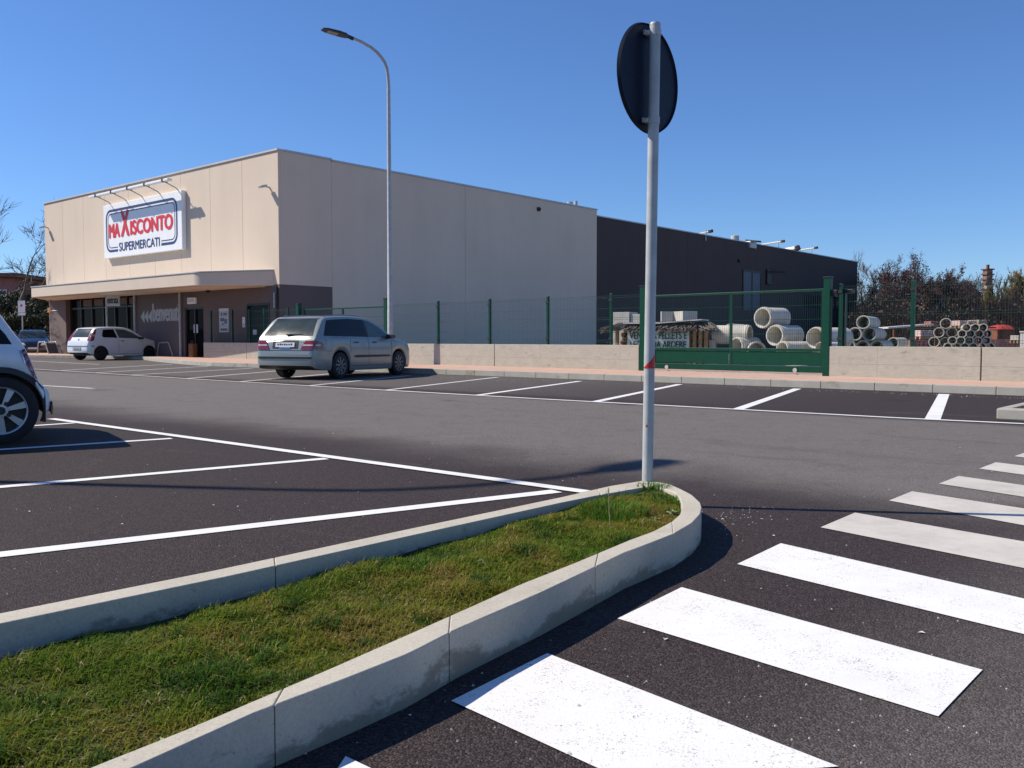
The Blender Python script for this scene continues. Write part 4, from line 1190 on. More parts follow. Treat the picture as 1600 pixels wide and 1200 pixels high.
# entrance blade sign on its own post
eb = Vector(at(168, 556, 43.0)); eb.z = 0.14
en = thing('entrance_sign', 'white entrance sign on a thin steel post behind the white hatchback', 'sign', eb)
MB().tube([(0, 0, 0), (0, 0, 2.95)], 0.05, 8).build('post', M_galv, en, smooth=True)
ex_ = Vector((0.93, -0.37, 0)).normalized()
o = Vector((0.02, -0.03, 2.34))
sb = MB(); nrm = Vector((-ex_.y, ex_.x, 0))
sb.add([o, o + ex_ * 0.80, o + ex_ * 0.80 + Vector((0, 0, 0.54)), o + Vector((0, 0, 0.54))] , [(0, 1, 2, 3)])
sb.add([p + nrm * 0.04 for p in [o, o + ex_ * 0.80, o + ex_ * 0.80 + Vector((0, 0, 0.54)), o + Vector((0, 0, 0.54))]], [(3, 2, 1, 0)])
sb.build('board', mat('grey white sign board', (0.50, 0.50, 0.50), 0.6), en)
text_part('lettering', 'entrata', 0.68, 0.26, M_letter_dark, en, o + ex_ * 0.06 + Vector((0, 0, 0.13)), tuple(ex_), (0, 0, 1), 0.05, 0.006)
# bent steel cart rails by the shop front
def rail(px, Y, label):
    b = Vector(at(px, 556, Y)); b.z = 0.14
    t = thing('steel_rail', label, 'rail', b, BRZ, 'bent steel rails by the shop front')
    for dy in (0.0, 0.55):
        MB().tube([(-0.95, dy, 0), (-0.80, dy, 0.55), (-0.72, dy, 0.62), (0.05, dy, 0.64), (0.14, dy, 0.58), (0.5, dy, 0)], 0.032, 8).build('frame', M_galv, t, smooth=True)
    g_ = MB(); g_.add([(0.16, 0, 0.56), (0.16, 0.55, 0.56), (0.50, 0.55, 0.02), (0.50, 0, 0.02)], [(0, 1, 2, 3)])
    g_.build('side_plate', mat('perforated grey plate', (0.10, 0.10, 0.11), 0.6, 0.2, 0.4, 30), t)
rail(262, 41.0, 'bent steel rail in front of the white hatchback nose')
rail(70, 48.2, 'bent steel rail in front of the left pillar')
ys = Vector(G(170, 555.8, 0.142))
yw = thing('wheel_stop', 'yellow wheel stop on the ground behind the white hatchback', 'wheel stop', ys, BRZ)
MB().prism([(-0.35, -0.1), (0.35, -0.1), (0.3, 0.1), (-0.3, 0.1)], 0.0, 0.14).build('block', M_yellow, yw, bevel=0.03)
MB().box(-0.1, 0.1, -0.105, 0.05, 0.141, 0.147).build('reflector', M_black, yw)
# small parking sign far left
b = Vector(at(36, 540, 52)); b.z = 0
ps = thing('parking_sign', 'small white sign plate on a thin pole at the far left, before the evergreens', 'sign', b)
MB().tube([(0, 0, 0), (0, 0, 3.1)], 0.035, 8).build('pole', M_galv, ps, smooth=True)
MB().box(-0.2, 0.2, -0.06, -0.04, 2.45, 3.12).build('plate', M_white, ps)
MB().box(-0.2, 0.2, -0.06, -0.04, 2.28, 2.43).build('small_plate', M_white, ps)
mk = MB(); mk.lathe([(0, 0.0), (0, 0.07)], (0, -0.064, 2.84), (0, -1, 0), 16); mk.build('emblem', M_signred, ps)

# ================================================================== CARS
def pchip(xs_, ys_):
    xs_ = np.array(xs_, float); ys_ = np.array(ys_, float)
    h = np.diff(xs_); d = np.diff(ys_) / h
    m = np.zeros(len(xs_)); m[0], m[-1] = d[0], d[-1]
    for i in range(1, len(xs_) - 1):
        if d[i - 1] * d[i] > 0:
            w1, w2 = 2 * h[i] + h[i - 1], h[i] + 2 * h[i - 1]
            m[i] = (w1 + w2) / (w1 / d[i - 1] + w2 / d[i])
    def f(x):
        x = min(max(x, xs_[0]), xs_[-1])
        i = min(max(int(np.searchsorted(xs_, x)) - 1, 0), len(h) - 1)
        t = (x - xs_[i]) / h[i]
        return float((2 * t**3 - 3 * t**2 + 1) * ys_[i] + (t**3 - 2 * t**2 + t) * h[i] * m[i] + (-2 * t**3 + 3 * t**2) * ys_[i + 1] + (t**3 - t**2) * h[i] * m[i + 1])
    return f
class Car:
    """body shape: x from the rear bumper forwards, y to the left, z up"""
    def __init__(s, top, belt, width, bottom, xr, xf, rarch, rwheel, tumble=0.30, L=4.0):
        s.T = pchip(*zip(*top)); s.Bf = pchip(*zip(*belt)); s.W = pchip(*zip(*width)); s.Zb = pchip(*zip(*bottom))
        s.xr, s.xf, s.ra, s.rw, s.tum, s.L = xr, xf, rarch, rwheel, tumble, L
    def zb(s, x):
        z = s.Zb(x)
        for xw in (s.xr, s.xf):
            d = abs(x - xw)
            if d < s.ra: z = max(z, s.rw + math.sqrt(s.ra ** 2 - d * d))
        return z
    def ring(s, x):
        T, W, zb = s.T(x), s.W(x), s.zb(x)
        B = min(s.Bf(x), T - 0.035)
        h = T - B
        Wr = W * 0.955 - s.tum * max(0, h - 0.05)
        pts = [(W * 0.955, zb)]
        for f, k in ((0.12, 0.985), (0.35, 1.0), (0.62, 1.0), (0.85, 0.988), (0.96, 0.972), (1.0, 0.955)):
            pts.append((W * k, zb + (B - zb) * f))
        r = min(0.075, h * 0.45)
        y0 = W * 0.955
        for f in (0.33, 0.66, 1.0):
            pts.append((y0 + (Wr - y0) * f, B + (h - r) * f))
        pts += [(Wr - r * 0.22, T - r * 0.45), (Wr - r * 0.75, T - r * 0.16), (Wr * 0.6, T - 0.012), (Wr * 0.3, T - 0.003), (0, T)]
        return pts
    def side(s, x, z):
        p = s.ring(x)
        if z <= p[0][1]: return p[0][0]
        for a, b in zip(p[:-1], p[1:]):
            if a[1] <= z <= b[1] and b[1] > a[1]:
                return a[0] + (b[0] - a[0]) * (z - a[1]) / (b[1] - a[1])
        return 0.0
    def inside(s, x, y, z):
        return s.T(x) >= z and s.side(x, z) >= abs(y)
    def rear(s, y, z, front=False):
        g = (lambda q: s.L - q) if front else (lambda q: q)
        lo, hi = 0.0, None
        q = 0.0
        while q < 2.2:
            if s.inside(g(q), y, z): hi = q; break
            lo = q; q += 0.02
        if hi is None: return g(0.3)
        for _ in range(12):
            m = (lo + hi) / 2
            if s.inside(g(m), y, z): hi = m
            else: lo = m
        return g(hi)
    def body(s, parent, m):
        xs_ = list(np.linspace(0, s.L, 48)) + [0.012, 0.03, 0.06, 0.1, s.L - 0.012, s.L - 0.03, s.L - 0.06, s.L - 0.1]
        for xw in (s.xr, s.xf):
            for k in range(-10, 11): xs_.append(xw + s.ra * math.sin(k / 10 * PI / 2) * 0.9995)
            xs_ += [xw - s.ra - 0.004, xw + s.ra + 0.004]
        xs_ = sorted(set(round(x, 4) for x in xs_ if 0 <= x <= s.L))
        mb = MB(); n = None
        for x in xs_:
            p = s.ring(x); full = [(-y, z) for y, z in p] + [(y, z) for y, z in p[-2::-1]]
            n = len(full)
            mb.v += [(x, y, z) for y, z in full]
        for i in range(len(xs_) - 1):
            for k in range(n - 1):
                a = i * n + k; mb.f.append((a, a + n, a + n + 1, a + 1)); mb.m.append(0)
            a = i * n; mb.f.append((a + n - 1, a + 2 * n - 1, a + n, a)); mb.m.append(1)
        mb.f.append(tuple(range(n))); mb.m.append(0)
        e = (len(xs_) - 1) * n
        mb.f.append(tuple(range(e + n - 1, e - 1, -1))); mb.m.append(0)
        for xw in (s.xr, s.xf):
            MB().box(max(0.17, xw - s.ra * 1.02), min(s.L - 0.2, xw + s.ra * 1.02), -s.W(xw) + 0.27, s.W(xw) - 0.27, s.Zb(1.6) + 0.02, s.rw + s.ra * 0.90).build('wheel_well', M_black, parent)
        return mb.build('body', [m, M_black], parent, smooth=True, angle=32, fixn=True)
    def grid(s, poly, fn, step=0.07):
        bm = bmesh.new()
        f = bm.faces.new([bm.verts.new((a, b, 0)) for a, b in poly])
        lo = [min(p[i] for p in poly) for i in (0, 1)]; hi = [max(p[i] for p in poly) for i in (0, 1)]
        for ax in (0, 1):
            k = lo[ax] + step
            while k < hi[ax]:
                co = [0, 0, 0]; co[ax] = k; no_ = [0, 0, 0]; no_[ax] = 1
                bmesh.ops.bisect_plane(bm, geom=bm.verts[:] + bm.edges[:] + bm.faces[:], plane_co=co, plane_no=no_)
                k += step
        bm.verts.ensure_lookup_table()
        vs = [fn(v.co.x, v.co.y) for v in bm.verts]
        bm.verts.index_update()
        fs = [tuple(v.index for v in q.verts) for q in bm.faces]
        bm.free()
        return vs, fs
    def side_patch(s, name, poly, m, parent, eps=0.006, sides=(1, -1), mb=None, step=0.07):
        own = mb is None; outl = []
        for sg in sides:
            if own: mb = MB()
            vs, fs = s.grid(poly, lambda x, z: (x, sg * (s.side(x, z) + eps), z), step)
            if sg > 0: fs = [f[::-1] for f in fs]
            mb.add(vs, fs)
            if own: outl.append(mb.build(name, m, parent, smooth=True, angle=60))
        return outl
    def rear_patch(s, name, poly, m, parent, eps=0.007, front=False, mb=None, step=0.06):
        own = mb is None; mb = mb or MB()
        d = eps if front else -eps
        vs, fs = s.grid(poly, lambda y, z: (s.rear(y, z, front) + d, y, z), step)
        mb.add(vs, fs)
        if own: return mb.build(name, m, parent, smooth=True, angle=60)
    def top_patch(s, name, poly, m, parent, eps=0.007, step=0.06):
        mb = MB()
        vs, fs = s.grid(poly, lambda x, y: (x, y, s.T(x) + eps * 1.3), step)
        mb.add(vs, fs)
        return mb.build(name, m, parent, smooth=True, angle=60)
def ring_line(c, pts, w, mb, sides=(1, -1)):          # thin dark gap along a path on the body side
    for (a, b) in zip(pts[:-1], pts[1:]):
        d = Vector((b[0] - a[0], b[1] - a[1])); n = Vector((-d.y, d.x)).normalized() * (w / 2)
        c.side_patch('', [(a[0] - n.x, a[1] - n.y), (b[0] - n.x, b[1] - n.y), (b[0] + n.x, b[1] + n.y), (a[0] + n.x, a[1] + n.y)], None, None, 0.003, sides, mb)
def wheel(parent, x, y, R_, width, rim_r, m_rim, spokes, cover):
    sg = 1 if y > 0 else -1
    o = (x, y, R_); ax = (0, sg, 0); w = width / 2
    ty = MB()
    ty.lathe([(-w, rim_r), (-w * 1.05, R_ * 0.86), (-w * 0.85, R_ * 0.985), (-w * 0.4, R_), (w * 0.4, R_), (w * 0.85, R_ * 0.985), (w * 1.05, R_ * 0.86), (w, rim_r + 0.008), (w * 0.75, rim_r), (-w, rim_r)], o, ax, 40)
    t = ty.build('wheel', M_tyre, parent, smooth=True, angle=50)
    rm = MB()
    rm.lathe([(w * 0.2, rim_r * 0.93), (w * 0.98, rim_r * 0.95), (w * 1.02, rim_r * 1.01), (w * 0.8, rim_r * 1.02)], o, ax, 40)
    rm.lathe([(w * 0.75, rim_r * 0.30), (w * 0.95, rim_r * 0.26), (w * 0.98, 0.0)], o, ax, 20)
    for k in range(spokes):
        a = 2 * PI * k / spokes + 0.2
        d = Vector((math.cos(a), 0, math.sin(a))); q = Vector((-math.sin(a), 0, math.cos(a))); O = Vector(o)
        for r0, r1, w0, w1, y0, y1 in ((rim_r * 0.2, rim_r * 0.97, rim_r * cover[0], rim_r * cover[1], w * 0.92, w * 0.86),):
            Y0, Y1 = Vector((0, sg * y0, 0)), Vector((0, sg * y1, 0)); dep = Vector((0, -sg * 0.03, 0))
            vs = [O + d * r0 - q * w0 + Y0, O + d * r0 + q * w0 + Y0, O + d * r1 + q * w1 + Y1, O + d * r1 - q * w1 + Y1]
            vs = vs + [v + dep for v in vs]
            rm.add(vs, [(0, 1, 2, 3), (7, 6, 5, 4), (0, 4, 5, 1), (1, 5, 6, 2), (2, 6, 7, 3), (3, 7, 4, 0)])
    rm.build('rim', m_rim, t, smooth=True, angle=30, fixn=True)
    bk = MB(); bk.lathe([(w * 0.1, rim_r * 0.94), (w * 0.1, 0.0)], o, ax, 24)
    bk.lathe([(w * 0.15, rim_r * 0.62), (w * 0.15, 0)], o, ax, 24)
    bk.build('brake_disc', mat('dark brake disc', (0.05, 0.045, 0.042), 0.6, 0.3), t)
    cp_ = MB(); cp_.lathe([(w * 0.985, rim_r * 0.17), (w * 1.02, rim_r * 0.15), (w * 1.02, 0.0)], o, ax, 16)
    for k in range(4):
        a = 2 * PI * k / 4 + 0.6
        cp_.lathe([(w * 0.97, 0.02), (w * 1.0, 0.018), (w * 1.0, 0)], (x + math.cos(a) * rim_r * 0.34, y, R_ + math.sin(a) * rim_r * 0.34), ax, 8)
    cp_.build('hub_cap', M_black, t, smooth=True)
    return t
def mirror_part(parent, x, y, z, m):
    sg = 1 if y > 0 else -1
    mb = MB()
    vs = []
    for dx, k in ((-0.07, 0.75), (-0.02, 1.0), (0.06, 0.9), (0.11, 0.45)):
        vs += [(x + dx, y + sg * 0.0, z - 0.055 * k), (x + dx, y + sg * 0.17, z - 0.05 * k), (x + dx, y + sg * 0.19, z + 0.045 * k), (x + dx, y + sg * 0.02, z + 0.065 * k)]
    fs = []
    for i in range(3):
        for k in range(4): fs.append((i * 4 + k, i * 4 + (k + 1) % 4, i * 4 + 4 + (k + 1) % 4, i * 4 + 4 + k))
    fs += [(3, 2, 1, 0), (12, 13, 14, 15)]
    mb.add(vs, fs)
    mb.bar((x, y - sg * 0.08, z - 0.05), (x, y + sg * 0.04, z - 0.03), 0.06, 0.05)
    return mb.build('mirror', m, parent, smooth=True, angle=50, fixn=True)
def place(root, c, wheel_world, heading):
    """put the wheel contact point (xr, -track) of the car at wheel_world, car nose along heading (from +Y towards +X)"""
    rz = PI / 2 - heading
    root.rotation_euler = (0, 0, rz)
    return rz
def plate(c, parent, y0, y1, z0, z1, txt, front=False):
    p = c.rear_patch('number_plate', [(y0, z0), (y1, z0), (y1, z1), (y0, z1)], M_plate, parent, 0.016, front)
    zc = (z0 + z1) / 2
    x = c.rear(0, zc, front)
    ch = MB(); n = 7; R2 = random.Random(len(txt) + 3)
    ym, yM = y0 + 0.05, y1 - 0.05
    if not front:                                     # blurred, unreadable characters: plain dark strokes
        for k in range(n):
            a = yM - (yM - ym) * (k + 0.12) / n; b = yM - (yM - ym) * (k + 0.80) / n
            hh = (z1 - z0) * 0.30
            ch.add([(c.rear(a, zc) - 0.019, a, zc - hh), (c.rear(b, zc) - 0.019, b, zc - hh), (c.rear(b, zc) - 0.019, b, zc + hh * R2.uniform(0.2, 1)), (c.rear(a, zc) - 0.019, a, zc + hh)], [(0, 1, 2, 3)])
        ch.build('characters', M_letter_dark, p)
    return p

# ---- silver estate car
W_ = Car(top=[(0, 0.60), (0.02, 0.72), (0.06, 0.90), (0.12, 1.0), (0.34, 1.26), (0.52, 1.425), (0.66, 1.465), (1.6, 1.505), (2.3, 1.475), (2.75, 1.345), (3.2, 1.10), (3.42, 0.985), (3.9, 0.90), (4.25, 0.80), (4.42, 0.68), (4.51, 0.48)],
         belt=[(0, 0.55), (0.02, 0.68), (0.06, 0.87), (0.14, 0.97), (0.5, 0.985), (2.0, 0.955), (3.2, 0.925), (3.5, 0.90), (4.0, 0.80), (4.3, 0.70), (4.51, 0.42)],
         width=[(0, 0.72), (0.03, 0.80), (0.10, 0.84), (0.35, 0.868), (1.0, 0.878), (3.0, 0.878), (3.7, 0.865), (4.1, 0.83), (4.35, 0.72), (4.51, 0.52)],
         bottom=[(0, 0.33), (0.1, 0.26), (0.5, 0.22), (1.2, 0.19), (3.0, 0.18), (4.2, 0.2), (4.4, 0.22), (4.51, 0.26)],
         xr=1.0, xf=3.60, rarch=0.365, rwheel=0.315, tumble=0.30, L=4.51)
st = thing('estate_car', 'silver estate car parked nose to the wall, seen from its right rear', 'car')
W_.body(st, M_silver)
W_.side_patch('rear_side_window', [(0.38, 1.015), (0.62, 1.375), (1.0, 1.405), (1.55, 1.425), (2.10, 1.41), (2.14, 0.995)], M_glass, st)
W_.side_patch('front_window', [(2.22, 0.995), (2.18, 1.405), (2.40, 1.375), (2.75, 1.25), (3.14, 1.03), (3.16, 0.975)], M_glass_tint, st)
W_.side_patch('window_frame', [(2.14, 0.995), (2.10, 1.41), (2.18, 1.405), (2.22, 0.995)], M_black, st, 0.007)
W_.rear_patch('rear_window', [(-0.70, 1.02), (0.70, 1.02), (0.58, 1.40), (-0.58, 1.40)], M_rearglass, st, 0.006)
wb_ = MB(); wx = lambda y, z: (W_.rear(y, z) - 0.035, y, z)
wb_.tube([wx(0.02, 1.04), wx(-0.15, 1.055), wx(-0.40, 1.06)], [0.022, 0.014, 0.01], 6)
wb_.build('rear_wiper', M_black, st)
W_.rear_patch('plate_recess', [(-0.36, 0.72), (0.36, 0.72), (0.36, 0.90), (-0.36, 0.90)], M_black, st, 0.005)
plate(W_, st, -0.27, 0.27, 0.755, 0.86, 'plate')
W_.rear_patch('chrome_strip', [(-0.16, 0.725), (0.16, 0.725), (0.16, 0.75), (-0.16, 0.75)], M_chrome, st, 0.014)
for sg in (1, -1):
    a = [(sg * 0.44, 0.70), (sg * 0.80, 0.70), (sg * 0.80, 0.905), (sg * 0.56, 0.90)]
    tl = W_.rear_patch('tail_light', a, M_red_lamp, st, 0.012, step=0.04)
    sp_ = MB(); W_.side_patch('', [(0.045, 0.70), (0.34, 0.70), (0.31, 0.86), (0.05, 0.905)], None, None, 0.010, (sg,), sp_, 0.04); sp_.build('wrap_lens', M_red_lamp, tl)
    W_.rear_patch('pale_strip', [(sg * 0.50, 0.785), (sg * 0.78, 0.785), (sg * 0.78, 0.815), (sg * 0.52, 0.815)], M_pale_lamp, tl, 0.018, step=0.04)
    sp_ = MB(); W_.side_patch('', [(0.06, 0.78), (0.20, 0.78), (0.20, 0.815), (0.06, 0.815)], None, None, 0.016, (sg,), sp_, 0.04); sp_.build('pale_strip', M_pale_lamp, tl)
W_.rear_patch('bumper_strip', [(-0.76, 0.485), (0.76, 0.485), (0.76, 0.535), (-0.76, 0.535)], M_black, st, 0.014)
W_.rear_patch('bumper_gap', [(-0.80, 0.672), (0.80, 0.672), (0.80, 0.684), (-0.80, 0.684)], M_black, st, 0.004)
W_.rear_patch('rear_window_surround', [(-0.62, 1.405), (0.62, 1.405), (0.60, 1.425), (-0.60, 1.425)], M_black, st, 0.004)
W_.side_patch('side_moulding', [(1.50, 0.53), (1.62, 0.555), (3.05, 0.545), (3.17, 0.52), (3.05, 0.495), (1.6, 0.495)], M_black, st, 0.014)
ln = MB()
for pts in ([(2.16, 0.98), (2.16, 0.30)], [(3.22, 0.90), (3.20, 0.30)], [(1.42, 0.96), (1.36, 0.80), (1.40, 0.62)], [(1.42, 0.30), (3.2, 0.29)], [(0.40, 0.70), (0.42, 0.98)], [(0.08, 0.68), (0.62, 0.66)]):
    ring_line(W_, pts, 0.009, ln)
ln.build('panel_gaps', M_black, st)
for x in (1.62, 2.42):
    W_.side_patch('door_handle', [(x - 0.09, 0.845), (x + 0.09, 0.845), (x + 0.09, 0.875), (x - 0.09, 0.875)], M_black, st, 0.022)
for sg in (1, -1):
    y = sg * 0.575
    mb = MB(); mb.tube([(0.70, y, 1.45), (0.78, y, 1.488), (1.4, y, 1.515), (2.1, y, 1.502), (2.35, y, 1.475), (2.44, y, 1.445)], 0.016, 6)
    mb.build('roof_rail', M_silver, st, smooth=True)
    mirror_part(st, 3.02, sg * 0.86, 1.0, M_black)
    W_.rear_patch('headlight', [(sg * 0.45, 0.60), (sg * 0.74, 0.62), (sg * 0.74, 0.74), (sg * 0.48, 0.72)], M_pale_lamp, st, 0.008, True)
W_.top_patch('windscreen', [(2.66, -0.58), (3.36, -0.68), (3.36, 0.68), (2.66, 0.58)], M_glass, st)
for x, m_ in ((1.0, M_hubcap), (3.60, M_hubcap)):
    for y in (-0.76, 0.76): wheel(st, x, y, 0.315, 0.20, 0.205, m_, 9, (0.09, 0.11))
hd_ = math.radians(24.5)
def set_car(root, wx, wy, xw, yw, heading):
    rz = PI / 2 - heading
    c_, s_n = math.cos(rz), math.sin(rz)
    root.rotation_euler = (0, 0, rz)
    root.location = (wx - (c_ * xw - s_n * yw), wy - (s_n * xw + c_ * yw), 0)
set_car(st, -4.09, 21.35, 1.0, -0.80, hd_)

# ---- white hatchback
P_ = Car(top=[(0, 0.56), (0.02, 0.68), (0.08, 0.86), (0.15, 0.98), (0.33, 1.27), (0.46, 1.405), (0.62, 1.445), (1.4, 1.48), (1.9, 1.45), (2.3, 1.33), (2.75, 1.06), (2.95, 0.965), (3.4, 0.85), (3.65, 0.74), (3.78, 0.60), (3.84, 0.44)],
         belt=[(0, 0.5), (0.02, 0.64), (0.08, 0.82), (0.2, 0.95), (0.6, 0.975), (1.6, 0.94), (2.7, 0.89), (3.0, 0.86), (3.5, 0.74), (3.75, 0.55), (3.84, 0.40)],
         width=[(0, 0.68), (0.04, 0.76), (0.12, 0.795), (0.4, 0.822), (1.0, 0.83), (2.8, 0.83), (3.3, 0.81), (3.6, 0.73), (3.76, 0.60), (3.84, 0.45)],
         bottom=[(0, 0.34), (0.1, 0.28), (0.6, 0.22), (1.2, 0.19), (2.8, 0.18), (3.6, 0.2), (3.84, 0.26)],
         xr=0.62, xf=3.08, rarch=0.345, rwheel=0.29, tumble=0.30, L=3.84)
pu = thing('hatchback', 'small white three door hatchback parked by the shop entrance', 'car')
P_.body(pu, M_white_car)
P_.side_patch('rear_side_window', [(0.72, 1.02), (0.70, 1.10), (0.80, 1.34), (1.32, 1.365), (1.44, 0.985), (0.80, 1.0)], M_glass, pu)
P_.side_patch('door_window', [(1.52, 0.985), (1.41, 1.37), (1.90, 1.345), (2.25, 1.22), (2.62, 0.985), (2.64, 0.95)], M_glass_tint, pu)
P_.rear_patch('rear_window', [(-0.56, 1.01), (0.56, 1.01), (0.52, 1.38), (-0.52, 1.38)], M_rearglass, pu, 0.006)
for sg in (1, -1):
    tl = P_.rear_patch('tail_light', [(sg * 0.60, 0.88), (sg * 0.76, 0.84), (sg * 0.735, 1.05), (sg * 0.66, 1.33), (sg * 0.57, 1.33)], M_red_lamp, pu, 0.012, step=0.04)
    sp_ = MB(); P_.side_patch('', [(0.10, 0.82), (0.27, 0.87), (0.50, 1.36), (0.42, 1.33), (0.17, 0.97)], None, None, 0.010, (sg,), sp_, 0.04); sp_.build('wrap_lens', M_red_lamp, tl)
    sp_ = MB(); P_.side_patch('', [(0.27, 1.05), (0.33, 1.05), (0.36, 1.13), (0.31, 1.13)], None, None, 0.014, (sg,), sp_, 0.04); sp_.build('pale_strip', M_pale_lamp, tl)
    mirror_part(pu, 2.55, sg * 0.80, 0.97, M_black)
    P_.rear_patch('headlight', [(sg * 0.40, 0.58), (sg * 0.64, 0.60), (sg * 0.66, 0.74), (sg * 0.45, 0.70)], M_pale_lamp, pu, 0.008, True)
P_.rear_patch('bumper_strip', [(-0.74, 0.60), (0.74, 0.60), (0.74, 0.635), (-0.74, 0.635)], mat('grey trim', (0.12, 0.15, 0.16), 0.5), pu, 0.012)
P_.rear_patch('plate_recess', [(-0.30, 0.43), (0.30, 0.43), (0.30, 0.57), (-0.30, 0.57)], mat('grey blue recess', (0.22, 0.27, 0.32), 0.5), pu, 0.006)
plate(P_, pu, -0.26, 0.26, 0.45, 0.55, 'plate')
em = MB(); em.lathe([(0, 0.05), (0.012, 0.045), (0.012, 0)], (P_.rear(0, 0.9) - 0.002, 0, 0.9), (-1, 0, 0.2), 12); em.build('badge', M_chrome, pu)
ln = MB()
for pts in ([(1.46, 0.96), (1.50, 0.60), (1.46, 0.28)], [(2.68, 0.90), (2.70, 0.60), (2.66, 0.28)], [(1.46, 0.27), (2.68, 0.27)], [(0.06, 0.66), (0.27, 0.64)], [(0.28, 0.64), (0.28, 0.40)]):
    ring_line(P_, pts, 0.009, ln)
ln.build('panel_gaps', M_black, pu)
P_.side_patch('door_handle', [(1.58, 0.83), (1.74, 0.83), (1.74, 0.865), (1.58, 0.865)], M_black, pu, 0.022)
P_.side_patch('bumper_moulding', [(0.14, 0.60), (0.26, 0.60), (0.26, 0.63), (0.14, 0.63)], mat('grey trim', (0.12, 0.15, 0.16)), pu, 0.012)
P_.top_patch('windscreen', [(2.18, -0.55), (2.88, -0.64), (2.88, 0.64), (2.18, 0.55)], M_glass, pu)
for x in (0.62, 3.08):
    for y in (-0.72, 0.72): wheel(pu, x, y, 0.29, 0.175, 0.18, mat('dark steel wheel', (0.02, 0.02, 0.022), 0.5), 8, (0.12, 0.14))
set_car(pu, -17.98, 39.5, 0.62, -0.76, math.radians(31))

# ---- white compact car with black wheel arches at the left edge
K_ = Car(top=[(0, 0.38), (0.015, 0.46), (0.06, 0.515), (0.10, 0.56), (0.15, 0.72), (0.21, 0.88), (0.28, 1.0), (0.42, 1.22), (0.54, 1.345), (0.66, 1.385), (1.3, 1.405), (1.8, 1.385), (2.1, 1.31), (2.5, 1.05), (2.65, 0.97), (3.2, 0.88), (3.5, 0.78), (3.64, 0.64), (3.70, 0.48)],
         belt=[(0, 0.34), (0.015, 0.42), (0.06, 0.48), (0.10, 0.53), (0.15, 0.68), (0.21, 0.82), (0.30, 0.87), (0.6, 0.885), (1.6, 0.885), (2.5, 0.88), (2.8, 0.865), (3.4, 0.76), (3.62, 0.60), (3.70, 0.42)],
         width=[(0, 0.68), (0.04, 0.77), (0.12, 0.81), (0.4, 0.835), (0.8, 0.84), (2.6, 0.84), (3.1, 0.835), (3.4, 0.78), (3.6, 0.66), (3.70, 0.48)],
         bottom=[(0, 0.30), (0.1, 0.24), (0.5, 0.2), (1.2, 0.17), (2.8, 0.17), (3.5, 0.18), (3.70, 0.24)],
         xr=0.41, xf=2.89, rarch=0.345, rwheel=0.305, tumble=0.26, L=3.70)
mi = thing('compact_car', 'white compact car with black wheel arches, cut by the left edge of the photo', 'car')
K_.body(mi, M_white_car)
K_.side_patch('side_window', [(0.31, 0.90), (0.36, 0.99), (0.60, 1.30), (1.30, 1.335), (1.80, 1.315), (2.04, 1.24), (2.42, 0.93), (2.44, 0.91)], M_glass, mi)
K_.rear_patch('rear_window', [(-0.56, 1.0), (0.56, 1.0), (0.50, 1.31), (-0.50, 1.31)], M_glass, mi, 0.006)
for xw in (K_.xr, K_.xf):
    angs = [math.radians(-22 + 224 * k / 24) for k in range(25)]
    for sg in (1, -1):
        am = MB()
        for a in angs:
            xi, zi = xw + 0.340 * math.cos(a), max(0.19, 0.305 + 0.340 * math.sin(a))
            xo, zo = xw + 0.392 * math.cos(a), max(0.18, 0.305 + 0.392 * math.sin(a))
            xo = min(max(xo, 0.05), 3.66)
            yo = K_.side(xo, max(zo, K_.zb(xo)))
            am.v += [(xi, sg * (yo - 0.06), zi), (xi, sg * (yo + 0.020), zi), (xo, sg * (yo + 0.012), zo), (xo, sg * (yo - 0.02), zo)]
        for i in range(len(angs) - 1):
            for k in range(4):
                a = i * 4 + k; b_ = i * 4 + (k + 1) % 4
                am.f.append((a, b_, b_ + 4, a + 4)); am.m.append(0)
        am.build('wheel_arch', M_black, mi, smooth=True, angle=40, fixn=True)
K_.side_patch('sill', [(0.95, 0.18), (2.5, 0.18), (2.5, 0.29), (0.95, 0.29)], M_black, mi, 0.012)
for sg in (1, -1):
    sp_ = MB(); K_.side_patch('', [(0.115, 0.585), (0.135, 0.575), (0.20, 0.72), (0.235, 0.845), (0.21, 0.86), (0.165, 0.74)], None, None, 0.012, (sg,), sp_, 0.03)
    tl = sp_.build('tail_light', M_red_lamp, mi)
    sp_ = MB(); K_.side_patch('', [(0.205, 0.725), (0.215, 0.725), (0.25, 0.845), (0.238, 0.85)], None, None, 0.014, (sg,), sp_, 0.03); sp_.build('chrome_rim', M_chrome, tl)
    mirror_part(mi, 2.4, sg * 0.82, 0.98, M_black)
    K_.rear_patch('headlight', [(sg * 0.40, 0.62), (sg * 0.62, 0.62), (sg * 0.64, 0.76), (sg * 0.42, 0.76)], M_pale_lamp, mi, 0.008, True)
K_.rear_patch('lower_bumper', [(-0.72, 0.245), (0.72, 0.245), (0.72, 0.36), (-0.72, 0.36)], M_black, mi, 0.02)
plate(K_, mi, -0.26, 0.26, 0.58, 0.68, 'plate')
ln = MB()
for pts in ([(1.15, 0.93), (1.12, 0.60), (1.16, 0.30)], [(2.48, 0.90), (2.5, 0.6), (2.44, 0.30)], [(0.06, 0.50), (0.14, 0.52)]):
    ring_line(K_, pts, 0.008, ln)
ln.build('panel_gaps', M_black, mi)
K_.side_patch('door_handle', [(1.28, 0.83), (1.44, 0.83), (1.44, 0.86), (1.28, 0.86)], M_chrome, mi, 0.022)
K_.top_patch('windscreen', [(2.06, -0.56), (2.60, -0.64), (2.60, 0.64), (2.06, 0.56)], M_glass, mi)
for x in (0.41, 2.89):
    for y in (-0.735, 0.735): wheel(mi, x, y, 0.305, 0.19, 0.212, M_rim, 7, (0.07, 0.15))
